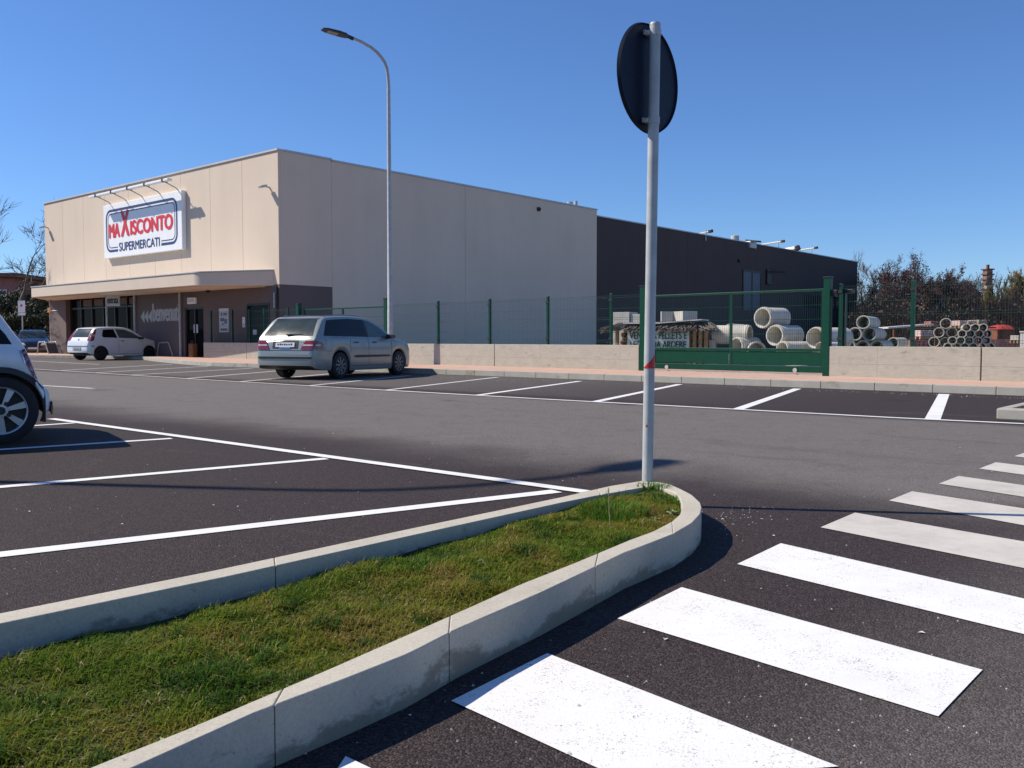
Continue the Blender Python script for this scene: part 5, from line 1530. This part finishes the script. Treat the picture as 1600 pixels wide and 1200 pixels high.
set_car(mi, -4.585, 8.08, 0.41, 0.79, math.radians(180 + 58))

# ---- dark cars far left
dk = thing('dark_car', 'dark blue car facing the camera left of the shop pillar', 'car', group='dark cars at the far left')
P_.body(dk, M_blue_car)
P_.side_patch('side_window', [(0.72, 1.02), (0.80, 1.34), (1.90, 1.345), (2.25, 1.22), (2.62, 0.985), (2.64, 0.95)], M_glass, dk)
P_.top_patch('windscreen', [(2.18, -0.55), (2.88, -0.64), (2.88, 0.64), (2.18, 0.55)], M_rearglass, dk)
P_.rear_patch('rear_window', [(-0.56, 1.01), (0.56, 1.01), (0.52, 1.38), (-0.52, 1.38)], M_glass, dk, 0.006)
for sg in (1, -1):
    P_.rear_patch('headlight', [(sg * 0.36, 0.56), (sg * 0.66, 0.60), (sg * 0.70, 0.76), (sg * 0.44, 0.70)], mat('clear headlight', (0.75, 0.76, 0.78), 0.15, 0, coat=0.6), dk, 0.010, True)
    mirror_part(dk, 2.55, sg * 0.80, 0.97, M_blue_car)
    P_.rear_patch('tail_light', [(sg * 0.60, 0.88), (sg * 0.76, 0.84), (sg * 0.735, 1.05), (sg * 0.60, 1.1)], M_red_lamp, dk, 0.012, step=0.04)
P_.rear_patch('grille', [(-0.34, 0.42), (0.34, 0.42), (0.34, 0.58), (-0.34, 0.58)], M_black, dk, 0.010, True)
plate(P_, dk, -0.26, 0.26, 0.36, 0.46, 'x', True)
for x in (0.62, 3.08):
    for y in (-0.72, 0.72): wheel(dk, x, y, 0.29, 0.175, 0.18, M_hubcap, 8, (0.1, 0.12))
b = Vector(at(52, 553, 51))
set_car(dk, b.x, b.y, 3.4, 0.0, math.radians(152))
d2 = copy_tree(dk)
d2['label'] = 'dark blue car parked behind, hidden mostly by the white compact car at the left edge'
b = Vector(at(14, 553, 55)); set_car(d2, b.x, b.y, 3.4, 0.0, math.radians(140))

# ================================================================== BUILDER'S YARD BEHIND THE GATE
def ppos(px, py, Y): return Vector(at(px, py, Y))
pipe_meshes = {}
def pipe(px, py, rpx, Y, axis, length, label, group, wall_=0.15, m=None):
    """concrete pipe whose open mouth centre is seen at px, py with an outer radius of rpx photo pixels"""
    c = ppos(px, py, Y); r = rpx * Y / F
    ax = Vector((axis[0], axis[1], 0)).normalized()
    t = thing('concrete_pipe', label, 'pipe', c, math.atan2(ax.y, ax.x), group)
    mb = MB(); ri = r * (1 - wall_)
    mb.lathe([(0.012, ri), (0, ri * 1.03), (0, r * 0.985), (0.012, r), (length, r), (length, ri)], (0, 0, 0), (1, 0, 0), 28, closed=True)
    mb.build('barrel', m or M_pipe, t, smooth=True, angle=40)
    rg = MB(); rg.lathe([(0.05, r * 1.001), (0.05, r * 1.045), (0.13, r * 1.045), (0.13, r * 1.001)], (0, 0, 0), (1, 0, 0), 28)
    rg.build('collar', m or M_pipe, t, smooth=True, angle=40)
    return t
ga = 'big concrete pipes by the gate'
AX1 = (0.80, 0.60); AX2 = (0.62, 0.78)
pipe(1191, 496.5, 16.2, 26.5, (0.80, 0.60), 0.95, 'topmost big concrete pipe of the pile seen through the gate', ga, 0.16)
pipe(1210, 524, 16.2, 26.2, (0.80, 0.60), 1.0, 'big concrete pipe right under the topmost one, seen through the gate', ga, 0.16)
pipe(1172, 523, 15.0, 27.2, (-0.85, 0.55), 1.1, 'shaded pipe with a dark mouth left of the lit pipes behind the gate', ga, 0.2)
pipe(1150, 541, 14.0, 27.0, (0.85, 0.5), 0.8, 'low pipe in the bottom row just right of the gate stile', ga, 0.16)
pipe(1183, 548, 14.0, 26.6, (0.1, 1.0), 1.2, 'bottom row pipe with a dark mouth below the shaded pipe', ga, 0.16)
pipe(1222, 546, 12.5, 25.6, (0.85, 0.5), 1.0, 'bottom row pipe lying under the right big pipe behind the gate', ga, 0.16)
pipe(1141, 519, 13.0, 28.5, (0.5, 0.8), 1.2, 'shaded pipe in the dark behind the gate stile', ga, 0.18)
pipe(1273, 528, 16.5, 25.0, (0.84, 0.55), 1.3, 'big pipe partly hidden behind the right gate post', ga, 0.1)
pipe(1281, 543, 8.5, 24.4, (0.8, 0.6), 0.9, 'small pipe below the big pipe at the right gate post', ga, 0.12)
gb_ = 'concrete pipes stacked left behind the right wall'
AXB = (0.50, 0.86)
for px, py, r, lab in ((1348.5, 503.5, 10.3, 'top pipe of the three-high stack left behind the right wall'),
                       (1335.5, 522, 10.3, 'left middle pipe of the three-high stack behind the right wall'),
                       (1358, 522, 10.6, 'right middle pipe of the three-high stack behind the right wall'),
                       (1325, 541, 10.3, 'left pipe of the bottom row in the three-high stack'),
                       (1347.5, 542, 10.3, 'middle pipe of the bottom row in the three-high stack'),
                       (1370, 542, 10.3, 'right pipe of the bottom row in the three-high stack')):
    pipe(px, py, r, 27.0, AXB, 2.1, lab, gb_, 0.14)
pipe(1309, 526, 11.5, 28.6, (0.70, 0.7), 0.6, 'pipe between the gate guide post and the three-high stack', gb_, 0.12)
pipe(1395, 536, 8.6, 29.5, (0.55, 0.8), 1.6, 'single pipe lying right of the three-high stack before the fence post', gb_, 0.13)
gc_ = 'concrete pipes stacked far right behind the wall'
AXC = (0.42, 0.9)
big = ((1478, 505.5, 8.3, 'top'), (1467, 519.5, 7.8, 'left middle'), (1487.5, 519.5, 7.8, 'right middle'), (1459.5, 534.5, 8.0, 'outer left bottom'), (1477, 535, 8.0, 'inner bottom'))
for px, py, r, w in big:
    pipe(px, py, r, 29.0, AXC, 1.3, w + ' pipe of the wider pipes at the left of the far right stack', gc_, 0.15)
rows = [('top row', 512, (1510.5, 1524, 1536.5)), ('second row', 521.5, (1503.5, 1516.5, 1530, 1543.5)), ('third row', 532, (1488.5, 1501.5, 1514.5, 1528, 1541.5)), ('bottom row', 542, (1481, 1495, 1507.5, 1521, 1534.5, 1547.5))]
ordn = ['first', 'second', 'third', 'fourth', 'fifth', 'sixth']
for nm_, py, xs2 in rows:
    for k, px in enumerate(xs2):
        pipe(px, py, 6.3, 28.6, AXC, 2.0, '%s narrow pipe from the left in the %s of the far right stack' % (ordn[k], nm_), gc_, 0.2)

# firewood kiosk with banner
YK = 28.6
kl = ppos(962, 545, YK); kr_ = ppos(1108, 545, YK - 1.2)
kd = Vector((kr_.x - kl.x, kr_.y - kl.y, 0)); KW = kd.length; krz = math.atan2(kd.y, kd.x)
zg = 0.155
kt = ppos(1030, 514, YK).z
ki = thing('firewood_shed', 'low timber shed with a ragged thatched roof and a pellet banner behind the gate', 'shed', (kl.x, kl.y, zg), krz)
hk = kt - zg
for x in (0.05, KW * 0.79, KW * 0.85, KW * 0.91, KW * 0.97): MB().box(x - 0.05, x + 0.05, -0.05, 0.05, 0, hk).build('post', M_wood, ki)
for x in (0.05, KW - 0.05): MB().box(x - 0.05, x + 0.05, 1.1, 1.2, 0, hk).build('post', M_wood, ki)
bw = MB(); bw.box(0.12, KW - 0.12, 0.5, 0.55, 0, hk); bw.build('back_wall', M_rust, ki)
th = MB(); Rk = random.Random(5)
for k in range(420):
    x = Rk.uniform(-0.25, KW + 0.2); y = -0.35; z = hk + Rk.uniform(-0.03, 0.06)
    dxx = (-0.25 if x < 0.3 else (0.25 if x > KW - 0.3 else Rk.uniform(-0.08, 0.08)))
    th.bar((x - dxx, 0.4, z + 0.16), (x + dxx * 0.6, y + Rk.uniform(-0.12, 0.1), z - Rk.uniform(0.0, 0.13)), 0.02, 0.012)
th.box(-0.1, KW + 0.1, 0.0, 1.2, hk + 0.06, hk + 0.12)
rfm = th.build('roof', M_thatch, ki)
sh = MB(); sh.box(0.28, KW * 0.50, -0.15, 1.15, hk + 0.155, hk + 0.20); sh.bar((KW * 0.50, 0.4, hk + 0.18), (KW * 0.93, 0.4, hk + 0.27), 1.1, 0.035)
sh.build('cover_sheet', M_roofsheet, rfm)
logs = MB()
for k in range(60):
    lx = Rk.choice([Rk.uniform(0.12, 0.42), Rk.uniform(KW * 0.80, KW * 0.97)]); lz = Rk.uniform(0.1, hk - 0.15); r = Rk.uniform(0.03, 0.07)
    logs.tube([(lx, 0.08 + Rk.uniform(0, 0.1), lz), (lx + 0.03, 0.42, lz)], r, 7)
tag(logs.build('firewood_pile', M_wood, None), 'stacked firewood logs inside the low timber shed', 'firewood', kind='stuff').matrix_world = Matrix.Translation((kl.x, kl.y, zg)) @ Matrix.Rotation(krz, 4, 'Z')
bx0 = KW * ((983 - 962) / 146.0); bx1 = KW * ((1079 - 962) / 146.0)
bt = ppos(1030, 516, YK - 0.6).z - zg; bb = ppos(1030, 546.5, YK - 0.6).z - zg
bn = thing('banner', 'pale green banner with dark green lettering hanging on the firewood shed', 'banner', (kl.x, kl.y, zg), krz)
bm_ = MB(); nb = 26
for i in range(nb + 1):
    for j in range(9):
        x = bx0 + (bx1 - bx0) * i / nb; z = bb + (bt - bb) * j / 8
        bm_.v.append((x, -0.13 + 0.012 * math.sin(i * 1.1) * (1 - j / 8) + 0.01 * math.sin(j * 1.3 + i * 0.4), z))
for i in range(nb):
    for j in range(8):
        a = i * 9 + j; bm_.f.append((a, a + 9, a + 10, a + 1)); bm_.m.append(0)
bm_.build('cloth', M_banner, bn, smooth=True, angle=180)
BW, BH = bx1 - bx0, bt - bb
text_part('lettering', 'VENDITA PELLETS E', BW * 0.93, BH * 0.34, M_banner_letter, bn, (bx0 + BW * 0.04, -0.16, bb + BH * 0.56), ey, ez, 0.035)
text_part('lettering', 'LEGNA DA ARDERE', BW * 0.91, BH * 0.34, M_banner_letter, bn, (bx0 + BW * 0.05, -0.16, bb + BH * 0.10), ey, ez, 0.035)
# concrete blocks behind the shed
c = ppos(1061, 507, 31.5); z0 = 0.155
cb = thing('concrete_culvert', 'pale concrete box culvert with an open left end above the shed roof', 'culvert', (c.x, c.y, z0), math.radians(18))
hz = ppos(1061, 486.5, 31.5).z - z0; bz = hz - 0.55
q = MB(); q.box(-0.02, 0.55, -0.3, 0.5, bz, hz); q.build('block', M_block, cb, bevel=0.01)
q = MB(); q.box(-0.50, -0.03, 0.35, 0.42, bz, hz); q.box(-0.50, -0.03, -0.2, 0.34, bz, bz + 0.07); q.build('open_side', M_block, cb, bevel=0.01)
q = MB(); q.box(-0.5, 0.5, -0.15, 0.4, 0, bz - 0.006); q.build('pedestal', M_block, cb, bevel=0.01)
c = ppos(984, 506, 33)
sb2 = thing('concrete_block', 'dull shaded concrete block pile left behind the shed roof', 'block pile', (c.x, c.y, z0), math.radians(-30))
hz = ppos(984, 488, 33).z - z0
q = MB(); q.box(-0.5, 0.15, -0.4, 0.4, 0, hz); q.build('tall_block', M_block, sb2, bevel=0.01)
q = MB(); q.box(0.17, 0.75, -0.35, 0.35, 0, hz - 0.08); q.build('short_block', M_block, sb2, bevel=0.01)
c = ppos(1113, 545, 27.6)
q = thing('kerb_stone', 'small pale upright stone at the right end of the firewood shed', 'stone', (c.x, c.y, z0), -0.4)
MB().box(-0.10, 0.10, -0.08, 0.08, 0, ppos(1113, 531, 27.6).z - z0).build('stone', M_block, q, bevel=0.02)
MB().box(-0.16, 0.16, -0.14, 0.14, -0.0, 0.06).build('foot', M_block, q, bevel=0.01)

# lean-to roof, brick packs, sacks and other stock at the right
c = ppos(1410, 514, 36); 
lt = thing('lean_to', 'long low lean-to with a pale slanted roof edge behind the tall fence post', 'lean-to', (c.x, c.y, z0), math.radians(-4))
l0 = ppos(1378, 512.5, 36) - c; l1 = ppos(1446, 507.5, 36) - c; r1 = ppos(1470, 510, 36) - c
zr = c.z - z0
q = MB(); q.bar((l0.x, 0, zr + l0.z), (l1.x, 0, zr + l1.z), 1.6, 0.06); q.build('roof_sheet', M_roofsheet, lt)
q = MB(); q.bar((l1.x - 0.2, 0.4, zr + l1.z - 0.1), (l1.x + 2.6, 0.4, zr + l1.z - 0.12), 1.2, 0.06); q.build('rear_roof', M_rust, lt)
for k in range(6):
    x = l0.x + (l1.x + 2.4 - l0.x) * k / 5
    MB().box(x - 0.04, x + 0.04, 0.9, 1.0, 0, zr - 0.02).build('post', M_rust, lt)
def brick_pack(px, py0, py1, wpx, Y, m, label, gap=3):
    c = ppos(px, py1, Y); h = ppos(px, py0, Y).z - c.z; w = wpx * Y / F
    t = thing('brick_pack', label, 'brick pack', c, R.uniform(-0.2, 0.1), 'packs of blocks and bricks in the yard')
    rows_ = 4; cols = 4
    q = MB()
    for i in range(rows_):
        for j in range(cols):
            q.box(-w / 2 + w * j / cols + 0.01, -w / 2 + w * (j + 1) / cols - 0.01, -0.35 + R.uniform(-0.02, 0.02), 0.35, 0.1 + (h - 0.1) * i / rows_ + 0.008, 0.1 + (h - 0.1) * (i + 1) / rows_ - 0.004)
    q.build('bricks', m, t)
    q = MB()
    for y in (-0.3, 0, 0.3): q.box(-w / 2, w / 2, y - 0.05, y + 0.05, 0.0, 0.095)
    q.build('pallet', M_wood, t)
    return t
brick_pack(1440, 516, 530, 20, 33.5, M_pinkpack, 'speckled pink brick pack right of the tall fence post')
brick_pack(1455, 502, 511, 12, 38, M_brick_pack, 'reddish brick pack at the end of the pale lean-to roof')
brick_pack(1432, 531, 545, 24, 33, M_brick_pack, 'low dark red brick pack behind the wall right of the tall fence post')
brick_pack(1498, 501, 513, 12, 34, M_pinkpack, 'pale block pack right of the wider pipes, leftmost of three')
brick_pack(1512, 501, 509, 13, 34.3, M_pinkpack, 'pale pinkish block pack in the middle of three above the narrow pipes')
brick_pack(1527, 500, 508, 14, 34.6, M_block, 'whitish block pack, rightmost of three above the narrow pipes')
brick_pack(1592, 524, 536, 15, 30, M_block, 'white block pack at the right edge behind the wall')
brick_pack(1565, 530, 545, 60, 34, M_brick_pack, 'long rusty brown pack behind the far right pipes')
c = ppos(1563, 520, 37)
tp = thing('tarpaulin_heap', 'heap of stock under a bright red tarpaulin right of the narrow pipes', 'tarpaulin heap', (c.x, c.y, z0), 0.1)
zt = ppos(1563, 507, 37).z - z0; zb = zt - 0.20
q = MB(); nx, ny = 14, 6
for i in range(nx + 1):
    for j in range(ny + 1):
        u, v = i / nx, j / ny
        q.v.append(((u - 0.5) * 1.0 * 30 * 37 / F * 1.0, (v - 0.5) * 0.9, zb + (zt - zb) * (max(0, 1 - abs(2 * u - 1) ** 4) * max(0, 1 - abs(2 * v - 1) ** 4)) * (0.85 + 0.15 * math.sin(i * 1.7 + j))))
for i in range(nx):
    for j in range(ny):
        a = i * (ny + 1) + j; q.f.append((a, a + ny + 1, a + ny + 2, a + 1)); q.m.append(0)
q.build('tarpaulin', M_tarp, tp, smooth=True, angle=70)
MB().box(-0.36, 0.36, -0.35, 0.35, 0, zb).build('stock', M_rust, tp)
c = ppos(1598, 520, 24.0)
wp = thing('white_post', 'pale square post standing on the wall side at the right edge', 'post', (c.x + 0.06, c.y, 0.155), WRZ)
MB().box(-0.09, 0.09, -0.09, 0.09, 0, c.z - 0.155).build('shaft', M_block, wp, bevel=0.01)
MB().box(-0.11, 0.11, -0.11, 0.11, c.z - 0.152, c.z - 0.11).build('cap', M_block, wp, bevel=0.01)

# ================================================================== TREES
def bare_tree(seed, h, spread, levels, m_bark, m_twig, twigs=3, leaves=0, m_leaf=None, upright=0.35, lean=0.0, trunkfrac=0.30, rmin=0.013):
    rr = random.Random(seed)
    tk, tw, lf = MB(), MB(), MB()
    def rv(): return Vector((rr.uniform(-1, 1), rr.uniform(-1, 1), rr.uniform(-1, 1)))
    def grow(p, d, L, r, lev):
        n = 4 if lev < 2 else 3
        pts = [p]; rad = [r]
        for i in range(n):
            d = (d + rv() * 0.16 + Vector((0, 0, upright * 0.12))).normalized()
            p = p + d * (L / n); pts.append(p); rad.append(r * (1 - 0.55 * (i + 1) / n))
        (tk if lev <= 1 else tw).tube(pts, rad, 6 if lev < 2 else 3, caps=False)
        if lev >= levels:
            for _ in range(leaves):
                c = rr.choice(pts) + rv() * 0.12
                a, b = rv() * 0.05, rv() * 0.05
                lf.add([c - a, c + b, c + a, c - b], [(0, 1, 2, 3)])
            return
        k = rr.randint(3, 4) + (twigs if lev == levels - 1 else 0)
        for j in range(k):
            t = rr.uniform(0.35, 1.0) if j else 1.0
            i = min(n, max(1, int(round(t * n))))
            dv = (d + rv() * (spread if j else spread * 0.5) + Vector((0, 0, upright * 0.4))).normalized()
            grow(pts[i], dv, L * rr.uniform(0.55, 0.8), max(rmin, rad[i] * rr.uniform(0.55, 0.8)), lev + 1)
    grow(Vector((0, 0, 0)), Vector((lean, 0, 1)).normalized(), h * trunkfrac, h * 0.018, 0)
    zmax = max(v[2] for v in (tw.v or tk.v))
    for m in (tk, tw, lf):
        m.v = [(v[0] * h / zmax, v[1] * h / zmax, v[2] * h / zmax) for v in m.v]
    return tk, tw, lf
def make_tree(seed, h, loc, label, group, m_bark=M_bark, m_twig=M_twig, name='bare_tree', **kw):
    t = thing(name, label, 'tree', loc, R.uniform(0, 6.28) if 'rz' not in kw else kw.pop('rz'), group)
    ml = kw.get('m_leaf')
    tk, tw, lf = bare_tree(seed, h, kw.pop('spread', 0.75), kw.pop('levels', 4), m_bark, m_twig, **kw)
    tk.build('trunk', m_bark, t, smooth=True, angle=60)
    cr = tw
    if lf.v:
        b = len(cr.v); cr.v += lf.v; cr.f += [tuple(i + b for i in f) for f in lf.f]; cr.m += [1] * len(lf.f)
    cr.build('crown', [m_twig, ml or m_twig], t)
    return t
def tree_at(px, top, Y, seed, label, group, **kw):
    b = at(px, 529, Y); h = at(px, top, Y)[2]
    return make_tree(seed, h, (b[0], b[1], 0), label, group, **kw)
gw = 'bare trees beyond the yard'
alder = dict(leaves=4, m_leaf=M_alder, levels=5, twigs=2, spread=0.85)
bare_ = dict(levels=5, twigs=2, spread=0.75)
tree_at(1346, 393, 84, 11, 'thin bare tree rising just behind the far corner of the dark warehouse', gw, m_twig=M_twig2, levels=5, twigs=2, spread=0.6)
tree_at(1362, 406, 92, 12, 'slender bare tree between the warehouse corner and the dark clumpy trees', gw, m_twig=M_twig2, levels=5, twigs=2, spread=0.65)
tree_at(1383, 394, 80, 13, 'tall dark clumpy tree, left one of the dark pair beyond the yard', gw, **alder)
tree_at(1414, 391, 79, 14, 'tall dark clumpy tree, right one of the dark pair just left of the fence post', gw, **alder)
tree_at(1400, 410, 88, 15, 'mid height dark tree between and behind the dark pair', gw, **alder)
tree_at(1437, 408, 82, 16, 'dark clumpy tree directly behind the tall fence post', gw, **alder)
tree_at(1466, 414, 84, 17, 'rounded dark tree right of the tall fence post', gw, **alder)
tree_at(1452, 428, 90, 18, 'lower dark tree filling the gap right of the fence post', gw, **alder)
tree_at(1366, 432, 76, 22, 'low reddish tree in front of the dark pair, by the warehouse corner', gw, **alder)
tree_at(1398, 440, 75, 23, 'low reddish tree under the dark pair beyond the left pipe stack', gw, **alder)
tree_at(1481, 428, 80, 24, 'brown bare tree just left of the pale silos', gw, **bare_)
tree_at(1496, 434, 82, 19, 'low brownish tree before the pale silos', gw, **bare_)
tree_at(1515, 434, 82, 20, 'low thin tree right of the pale silos', gw, **bare_)
tree_at(1527, 440, 78, 25, 'low brown tree left of the brick tower', gw, **bare_)
tree_at(1541, 416, 78, 21, 'thin dark tree standing before the brick tower', gw, levels=4, leaves=3, m_leaf=M_alder, spread=0.9, trunkfrac=0.4)
tree_at(1552, 445, 76, 26, 'low brown tree right below the brick tower', gw, **bare_)
tree_at(1477, 420, 88, 51, 'brown tree behind the rounded dark one, rising left of the silos', gw, **alder)
tree_at(1504, 426, 92, 52, 'brown tree standing right among the pale silos', gw, **bare_)
tree_at(1530, 428, 90, 53, 'brown tree just left of the brick tower, behind the low ones', gw, **alder)
tree_at(1424, 418, 90, 54, 'dark tree behind the right tree of the dark pair', gw, **alder)
tree_at(1588, 446, 68, 27, 'low brown tree in front of the willows', gw, **bare_)
gy = 'yellowish shooting willows at the right'
wl = dict(m_bark=M_barkgrey, m_twig=M_willow, spread=0.42, upright=0.9, levels=5, twigs=2, name='willow_tree', trunkfrac=0.2)
tree_at(1560, 428, 74, 31, 'yellowish willow next to the brick tower', gy, **wl)
tree_at(1577, 418, 72, 32, 'tallest yellowish willow, between its two neighbours', gy, **wl)
tree_at(1597, 422, 70, 33, 'yellowish willow at the right edge of the photo', gy, **wl)
tree_at(1618, 424, 72, 34, 'yellowish willow just outside the right edge', gy, **wl)
# undergrowth under the trees: one mass
us = MB(); Ru = random.Random(3)
for k in range(42000):
    Yq = Ru.uniform(64, 90); px = Ru.uniform(1318, 1720)
    topy = 468 + 16 * math.sin(px * 0.035) + 8 * math.sin(px * 0.11 + 1)
    b = at(px, 529, Yq)
    hz = max(0.8, at(px, topy, Yq)[2]) * Ru.uniform(0.25, 1.0)
    x, y = b[0], b[1]; dx, dy = Ru.uniform(-0.5, 0.5), Ru.uniform(-0.5, 0.5); w = Ru.uniform(0.014, 0.036)
    z0_ = hz * Ru.uniform(0, 0.55)
    us.add([(x - w, y, z0_), (x + w, y, z0_), (x + dx, y + dy, hz)], [(0, 1, 2)])
    if k % 2 == 0:
        s = Ru.uniform(0.05, 0.14); c = Vector((x + dx * 0.7, y + dy * 0.7, hz * Ru.uniform(0.5, 1)))
        a_, b_ = Vector((Ru.uniform(-1, 1), Ru.uniform(-1, 1), Ru.uniform(-1, 1))) * s, Vector((Ru.uniform(-1, 1), Ru.uniform(-1, 1), Ru.uniform(-1, 1))) * s
        us.add([c - a_, c + b_, c + a_, c - b_], [(0, 1, 2, 3)])
tag(us.build('undergrowth', M_brush), 'brown leafless undergrowth below the trees beyond the yard', 'undergrowth', kind='stuff')
# far works: silos and tower
def silo(px, y0, y1, wpx, Y, label):
    b = at(px, 529, Y); r = wpx * Y / F / 2; z1 = at(px, y0, Y)[2]
    t = thing('silo', label, 'silo', (b[0], b[1], 0), 0, 'pale silos far behind the trees')
    MB().tube([(0, 0, 0), (0, 0, z1)], r, 20).build('shell', M_pale_building, t, smooth=True)
    MB().lathe([(z1, r * 1.03), (z1 + 0.4, r * 1.03), (z1 + 1.0, 0)], (0, 0, 0), (0, 0, 1), 20).build('roof', M_coping, t, smooth=True)
    lad = MB(); lad.box(r * 0.2, r * 0.5, -r - 0.25, -r - 0.1, 0, z1 + 0.8); lad.build('ladder', M_coping, t)
silo(1487, 444, 470, 11, 210, 'leftmost pale silo seen between the bare trees')
silo(1498, 446, 470, 10, 212, 'middle pale silo seen between the bare trees')
silo(1512, 443, 470, 7, 205, 'slim pale silo right of the other two behind the trees')
b = at(1540.5, 529, 190); w = 13 * 190 / F / 2; z1 = at(1540, 421, 190)[2]
tw_ = thing('brick_tower', 'tall brick and white works tower with galleries above the trees', 'tower', (b[0], b[1], 0), 0.2)
MB().box(-w * 0.9, w * 0.9, -w * 0.9, w * 0.9, 0, z1 * 0.78).build('lower_shaft', M_pale_building, tw_)
MB().box(-w * 0.75, w * 0.75, -w * 0.75, w * 0.75, z1 * 0.78 + 0.02, z1).build('upper_shaft', mat('brown grey brick', (0.20, 0.13, 0.11), 0.9, 0, 0.3, 0.8), tw_)
q = MB()
for k in range(5):
    z = z1 * (0.72 + 0.068 * k); q.box(-w * 1.05, w * 1.05, -w * 1.05, w * 1.05, z, z + 0.25)
q.build('gallery', M_rust, tw_)
MB().box(-w * 0.2, w * 0.3, -w * 0.2, w * 0.3, z1, z1 + 1.0).build('chimney', M_rust, tw_)
def far_house(px0, px1, ytop, Y, label, m, roof, name='house'):
    a = at(px0, 529, Y); b = at(px1, 529, Y); z = at(px0, ytop, Y)[2]; W2 = b[0] - a[0]
    t = thing(name, label, 'house', (a[0], a[1], 0), 0.05)
    MB().box(0, W2, 0, 7, 0, z).build('wall', m, t)
    MB().prism([(-0.6, -0.9), (W2 + 0.8, -0.9), (W2 + 0.8, 7.6), (-0.6, 7.6)], z + 0.02, z + 0.35).build('roof', roof, t)
    n = max(2, int(W2 / 2.5))
    for i in range(n):
        for zz in ([z * 0.25, z * 0.62] if z > 5 else [z * 0.45]):
            x = W2 * (i + 0.5) / n
            f = MB().box(x - 0.6, x + 0.6, -0.06, 0.0, zz - 0.1, zz + 1.3).build('window', M_white, t)
            MB().box(x - 0.5, x + 0.5, -0.08, -0.065, zz, zz + 1.2).build('pane', M_window_far, f)
far_house(1445, 1478, 462, 170, 'low pale works building behind the dark trees', M_pale_building, M_coping, 'works_building')
far_house(1545, 1640, 470, 180, 'long low pale building behind the willows', M_pale_building, M_coping, 'works_building')
far_house(-60, 20, 434, 74, 'brick house with a flat overhanging roof at the far left', M_brick_pack, M_brownroof)

# left background
gl_ = 'bare trees at the far left'
tree_at(20, 298, 62, 47, 'bare grey tree with fine branches left of the supermarket', gl_, m_bark=M_barkgrey, m_twig=M_twig2, spread=0.95, levels=5, twigs=3, trunkfrac=0.30, upright=0.25, rmin=0.012, rz=3.7)
tree_at(-75, 190, 52, 42, 'bare tree beyond the left edge whose twigs reach into the top left sky', gl_, m_bark=M_barkgrey, m_twig=M_twig2, spread=0.75, levels=5, twigs=1)
def leafy(px, ytop, Y, w, seed, label):
    rr = random.Random(seed)
    b = at(px, 529, Y); h = at(px, ytop, Y)[2]
    t = thing('evergreen_tree', label, 'tree', (b[0], b[1], 0), 0, 'dark evergreens left of the supermarket')
    tk = MB(); tk.tube([(0, 0, 0), (0.1, 0, h * 0.5), (0, 0.1, h * 0.85)], [0.16, 0.11, 0.04], 7)
    for k in range(9):
        a = rr.uniform(0, 6.28); z = h * rr.uniform(0.25, 0.7)
        tk.tube([(0, 0, z), (math.cos(a) * w * 0.4, math.sin(a) * w * 0.4, z + h * 0.15)], [0.05, 0.015], 5)
    tk.build('trunk', M_bark, t, smooth=True)
    cl = [(Vector((rr.gauss(0, w * 0.27), rr.gauss(0, w * 0.27), h * rr.uniform(0.12, 0.86))), rr.uniform(0.35, 0.8)) for _ in range(30)]
    m = MB()
    for c, r in cl:
        for _ in range(190):
            v = Vector((rr.gauss(0, 1), rr.gauss(0, 1), rr.gauss(0, 1))).normalized() * r * rr.uniform(0.55, 1.08) + c
            if v.z < 0 or v.z > h: continue
            s = rr.uniform(0.04, 0.11)
            a_, b_ = Vector((rr.uniform(-1, 1), rr.uniform(-1, 1), rr.uniform(-1, 1))) * s, Vector((rr.uniform(-1, 1), rr.uniform(-1, 1), rr.uniform(-1, 1))) * s
            m.add([v - a_, v + b_, v + a_, v - b_], [(0, 1, 2, 3)])
    m.build('crown', M_leafdark, t)
for px, yt, Y, w, sd, lab in ((56, 434, 66, 2.6, 1, 'tallest dark evergreen right beside the left end of the canopy'), (38, 446, 70, 2.6, 2, 'rounded dark evergreen left of the tallest one'),
                              (20, 448, 68, 2.8, 3, 'dark evergreen near the left edge before the brick house'), (2, 455, 66, 2.8, 4, 'dark evergreen cut by the left edge of the photo'),
                              (66, 462, 63, 2.4, 5, 'low dark evergreen below the left end of the canopy'), (34, 490, 62, 2.6, 6, 'low dark shrub behind the small parking sign'), (80, 480, 62, 2.2, 7, 'dark evergreen partly behind the left pillar'), (10, 494, 61, 2.6, 8, 'low dark shrub above the white compact car')):
    leafy(px, yt, Y, w, sd, lab)
b = Vector(onplane(66, 405, BC + A_DIR * XL, A_DIR)) 
sl = thing('side_lamp', 'small black lamp sticking out of the far left side of the supermarket', 'wall lamp', BC + A_DIR * (XL) + V_DIR * 1.5 + Vector((0, 0, 5.35)), BRZ)
MB().bar((0, 0, 0.0), (-0.35, 0, 0.05), 0.06).build('arm', M_black, sl)
MB().bar((-0.2, 0, 0.05), (-0.75, 0, 0.02), 0.3, 0.22).build('head', M_black, sl, bevel=0.02)
